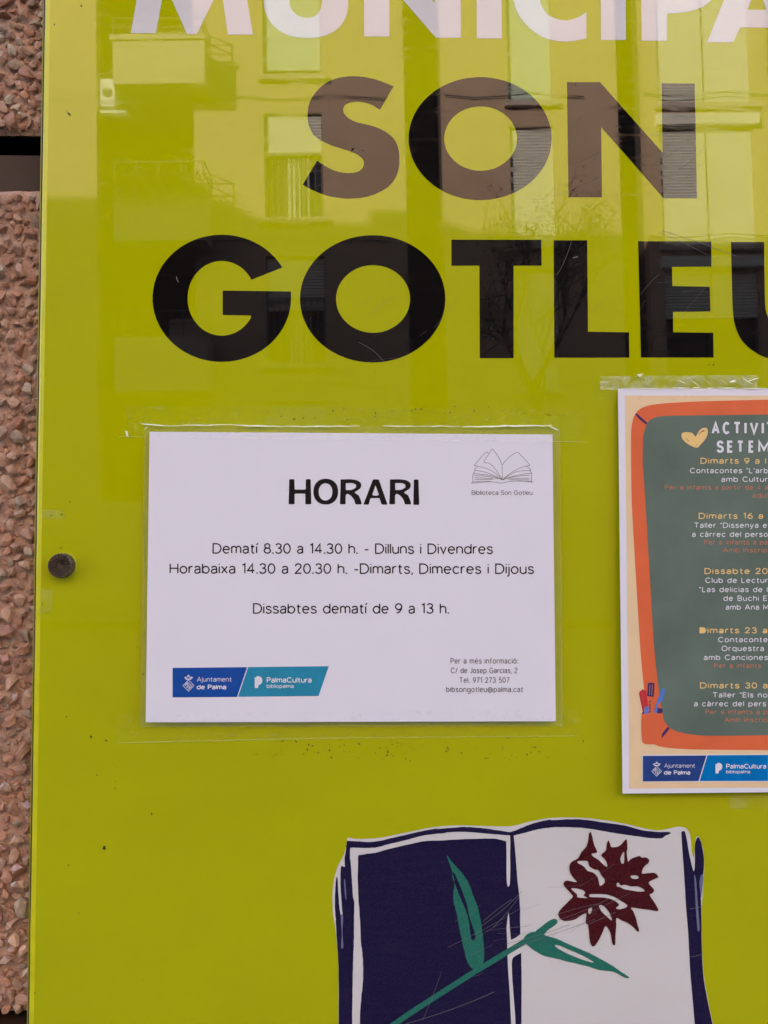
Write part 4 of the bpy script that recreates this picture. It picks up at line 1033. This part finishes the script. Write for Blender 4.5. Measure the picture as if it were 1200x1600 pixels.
# ================================================================ THE ACTIVITIES POSTER
poster = empty('activities_poster', P(1195, 1240, 0))
tag(poster, 'colourful September activities poster with orange-framed green blackboard at right edge', 'poster')
py_ = sheet_y(((966, 607), (1417, 1240)), .0034, .0068)
pf = lambda d: (lambda a, b: py_(a, b) - d)
quad_sheet('sheet', [(965.6, 607.2), (1414, 607.0), (1419, 1236), (972.8, 1240)], py_, M['paper'], poster, .00026)
A_ = lambda p: tr(p, 940, 580, 4.615); B_ = lambda p: tr(p, 940, 920, 4.571)
flat('printed_ground', [[(976.4, 618), (1404, 618), (1408, 1228.6), (983.7, 1232.2)]], M['beige'], pf(.00010), poster, 'beige printed ground')
of_ = crom(A_([(212, 520), (215, 410), (236, 320), (285, 268), (380, 240), (560, 225), (800, 215), (1200, 205)]), False) + [(1300, 623), (1372, 628), (1392, 650), (1394, 900), (1386, 1140), (1370, 1168), (1300, 1172)] + crom(B_([(1189, 1152), (700, 1148), (520, 1140), (420, 1127), (370, 1105), (320, 1060), (308, 900)]), False) + crom(B_([(305, 730), (280, 470), (250, 0)]) + A_([(220, 1000), (213, 720)]), False)
flat('blackboard_frame', [of_], M['orange'], pf(.00018), poster, 'orange printed blackboard frame')
bo = crom(A_([(297, 560), (302, 460), (330, 375), (370, 340), (450, 323), (700, 318), (1200, 312)]), False) + [(1300, 646), (1352, 650), (1368, 668), (1370, 900), (1362, 1120), (1348, 1142), (1300, 1146)] + crom(B_([(1189, 1045), (800, 1050), (640, 1040), (530, 1015), (470, 975), (440, 920), (420, 800), (405, 690), (375, 420), (350, 0)]) + A_([(310, 850), (296, 680)]), False)
flat('blackboard', [bo], M['chalk'], pf(.00026), poster, 'dull green printed blackboard')
T1, T2 = pf(.00034), pf(.00042)
# pencil pot
flat('pencil_pot', [rnd(B_([(285, 890), (437, 880), (440, 935), (478, 985), (470, 1040), (400, 1112), (310, 1110), (290, 1095), (284, 1000)]), 3)], M['orange'], T1, poster)
flat('pot_mouth', [B_(ell(362, 882, 76, 30, 30, 0, -180)) + B_([(287, 890), (437, 886)])[:1]], M['violet'], T1, poster) if False else None
union('pencils', [poly(rnd(B_([(266, 742), (292, 716), (318, 730), (330, 825), (340, 890), (296, 885)]), 2)),], M['red'], T1, poster)
union('pencils', [poly(rnd(B_([(430, 706), (455, 716), (440, 795), (405, 820), (395, 888), (375, 888), (382, 845)]), 2)), poly(rnd(B_([(305, 842), (335, 840), (338, 890), (304, 892)]), 1))], M['pen'], T2, poster)
union('pencils', [poly(rnd(B_([(332, 672), (378, 672), (372, 773), (325, 766)]), 1.2)), poly(rnd(B_([(288, 885), (300, 880), (305, 893), (290, 895)]), .5)), poly(rnd(B_([(376, 850), (436, 855), (434, 888), (400, 890)]), 1.5)), poly(B_([(343, 800), (352, 800), (350, 812), (342, 812)])), poly(B_([(341, 822), (351, 822), (349, 836), (341, 836)])), poly(B_([(341, 845), (351, 845), (349, 860), (341, 860)])), poly(B_([(341, 870), (351, 870), (349, 884), (341, 884)]))], M['violet'], pf(.00038), poster)
union('pencil_stripe', [ribbon(B_([(346, 684), (342, 760)]), .9), ribbon(B_([(362, 684), (358, 762)]), .9), ribbon(B_([(290, 740), (312, 880)]), .5)], M['dimorange'], pf(.00048), poster)
flat('frame_joint', [rnd(A_([(243, 312), (252, 302), (332, 374), (322, 384), (280, 352)]), 1)], M['violet'], T1, poster)
flat('frame_joint', [rnd(B_([(429, 1068), (432, 1035), (470, 988), (488, 992), (470, 1020)]), 1)], M['violet'], pf(.00046), poster)
heart = crom(A_([(690, 553), (655, 545), (612, 520), (582, 490), (574, 458), (590, 440), (630, 438), (660, 448), (678, 468), (700, 432), (732, 407), (762, 412), (767, 450), (748, 492), (715, 530)]), True, 5)
flat('heart', [heart], M['yellow'], T1, poster)
union('heart_marks', [ribbon(heart, .45, True), ribbon(A_([(605, 482), (620, 498), (633, 505)]), .6), ribbon(A_([(700, 452), (722, 436), (745, 428)]), .8), ribbon(A_([(725, 428), (738, 434)]), 1.2), ribbon(A_([(680, 528), (690, 530)]), .6)], M['violet'], T2, poster)
def pl(s, a, b, base_, cap, w, mat, name='text_line', track=.26): text(s, a, b, base_, cap, w, mat, T1, poster, name, track)
hw = 3.7
heads = [('A', 1111.8, 1124.5), ('C', 1129, 1140.5), ('T', 1145.5, 1158), ('I', 1163, 1167.2), ('V', 1171.5, 1185), ('I', 1190, 1194.2), ('T', 1196.5, 1209)]
ps = []
for (c, a, b) in heads: ps += text_polys(c, a, b, 678.6, 19.6, hw)
union('heading', ps, M['chalkwhite'], T1, poster)
ps = []
for (c, a, b) in (('S', 1119.5, 1131), ('E', 1136, 1146), ('T', 1151, 1162.5), ('E', 1169.5, 1178.6), ('M', 1184.5, 1203)): ps += text_polys(c, a, b, 707.5, 19.2, hw)
union('heading', ps, M['chalkwhite'], T1, poster)
YB, WL, OL = (9.5, 1.45), (8.5, 1.2), (7.5, .9)
for (s, a, b, y, st, mt) in (
    ("Dimarts 9 a l", 1094.5, 1197, 724.7, YB, 'yellow'), ("Contacontes \"L'arb", 1078, 1200, 739.5, WL, 'chalkwhite'), ("amb Cultur", 1127.2, 1199.5, 753, WL, 'chalkwhite'),
    ("Per a infants a partir de 4 a", 1039, 1200, 765.3, OL, 'dimorange'), ("adul", 1175.8, 1199, 777.8, OL, 'dimorange'),
    ("Dimarts 16 a", 1091.7, 1192.4, 810.8, YB, 'yellow'), ("Taller \"Dissenya e", 1084.5, 1198.4, 824.9, WL, 'chalkwhite'), ("a càrrec del perso", 1081.3, 1199.8, 839, WL, 'chalkwhite'), ("Per a infants a pa", 1100.3, 1199.4, 850.9, OL, 'dimorange'), ("Amb inscrip", 1129.8, 1198.5, 863.2, OL, 'dimorange'),
    ("Dissabte 20", 1100.8, 1199.5, 897, YB, 'yellow'), ("Club de Lectur", 1102, 1199.8, 910.9, WL, 'chalkwhite'), ("\"Las delicias de l", 1092.7, 1199.5, 925.3, WL, 'chalkwhite'), ("de Buchi E", 1130.3, 1198.8, 939, WL, 'chalkwhite'), ("amb Ana M", 1134, 1201, 952.8, WL, 'chalkwhite'),
    ("Dimarts 23 a", 1093, 1199, 989.6, YB, 'yellow'), ("Contaconte", 1122, 1199.4, 1003.6, WL, 'chalkwhite'), ("Orquestra", 1127.3, 1193.8, 1017.4, WL, 'chalkwhite'), ("amb Canciones", 1099.7, 1199.8, 1031.4, WL, 'chalkwhite'), ("Per a infants", 1115.7, 1189.4, 1043.8, OL, 'dimorange'),
    ("Dimarts 30 a", 1093.8, 1199.4, 1075.8, YB, 'yellow'), ("Taller \"Els no", 1113.3, 1199, 1090, WL, 'chalkwhite'), ("a càrrec del pers", 1084.4, 1197, 1103.8, WL, 'chalkwhite'), ("Per a infants a p", 1102.5, 1199, 1116, OL, 'dimorange'), ("Amb inscrip", 1131.9, 1199.4, 1128.3, OL, 'dimorange')):
    pl(s, a, b, y, st[0], st[1], M[mt], track=.30)
flat('logo_border', [B_([(289, 1186), (1189, 1180), (1189, 1380), (290, 1381)]) ], M['chalkwhite'], T1, poster)
logo(poster, pf(.00042), pf(.00050), M['blue2'], M['cyan'], B_([(295, 1193), (749, 1190), (692, 1373), (295, 1376)]), B_([(757, 1189), (1189, 1186), (1189, 1373), (700, 1373)]),
     (940 + 393 / 4.571 - 153 / 4.999, 920 + 1303 / 4.571 - 183 / 4.999, 4.999))
# crumpled tape over the poster's head
pe = lambda px: 606.5
t3 = tape('tape_strip', [(937, 588), (1185, 586), (1184, 609), (938, 609)], M['tape2'], 'crumpled milky tape along the top of the colourful poster', n=(160, 26), wav=.0006, yb=lambda a, b: -.0020)
t4 = tape('tape_strip', [(935, 604), (1190, 604), (1190, 622), (935, 624)], M['tape'], 'thin clear tape over the top margin of the colourful poster', n=(100, 18), yb=over(pe, 1, py_, 5), wav=.0001)
crease_glint('crease_glint', [(1050, 606.0, 1078, 606.2, 1.6), (1082, 606.6, 1095, 606.0, 1.5), (1104, 606.8, 1116, 606.5, 1.4), (1122, 606.6, 1150, 606.4, 1.8), (1155, 606.8, 1198, 606.6, 1.5), (968, 606.8, 1040, 607.0, .9)], t4, yfun=lambda a, b: -.0030)
crease_glint('crease_glint', [(1080, 594, 1093, 604, 2.0), (1100, 592, 1112, 603, 1.6), (1140, 597, 1150, 595, 2.6), (1160, 590, 1176, 600, 2.2), (1126, 592, 1138, 602, 1.6), (1060, 594, 1072, 600, 1.4), (1166, 597, 1186, 590, 1.5)], t3, yfun=lambda a, b: -.0030)
flat('torn_flake', [[(995, 584.5), (1006, 583.5), (1000, 589), (997, 588)]], M['glint'], -.0030, t3)
flat('torn_flake', [[(996, 588), (998.5, 589), (997.6, 590.5)]], M['gap'], -.0031, t3)
t5 = tape('tape_strip', [(1138, 1243), (1300, 1241), (1300, 1262), (1140, 1264)], M['tape3'], 'faded tape remnant just below the foot of the colourful poster', n=(60, 14), wav=.0002, yb=lambda a, b: -.0005)
# old glue marks by the screw cap
t6 = tape('tape_strip', [(66, 797), (102, 797), (102, 811), (66, 811)], M['tape3'], 'small glue patch on the sheet edge above the screw cap', n=(24, 10), wav=.0002, yb=lambda a, b: -.0005)
t7 = tape('tape_strip', [(62, 920), (82, 920), (80, 958), (61, 958)], M['tape3'], 'small glue patch on the sheet edge below the screw cap', n=(14, 24), wav=.0002, yb=lambda a, b: -.0005)
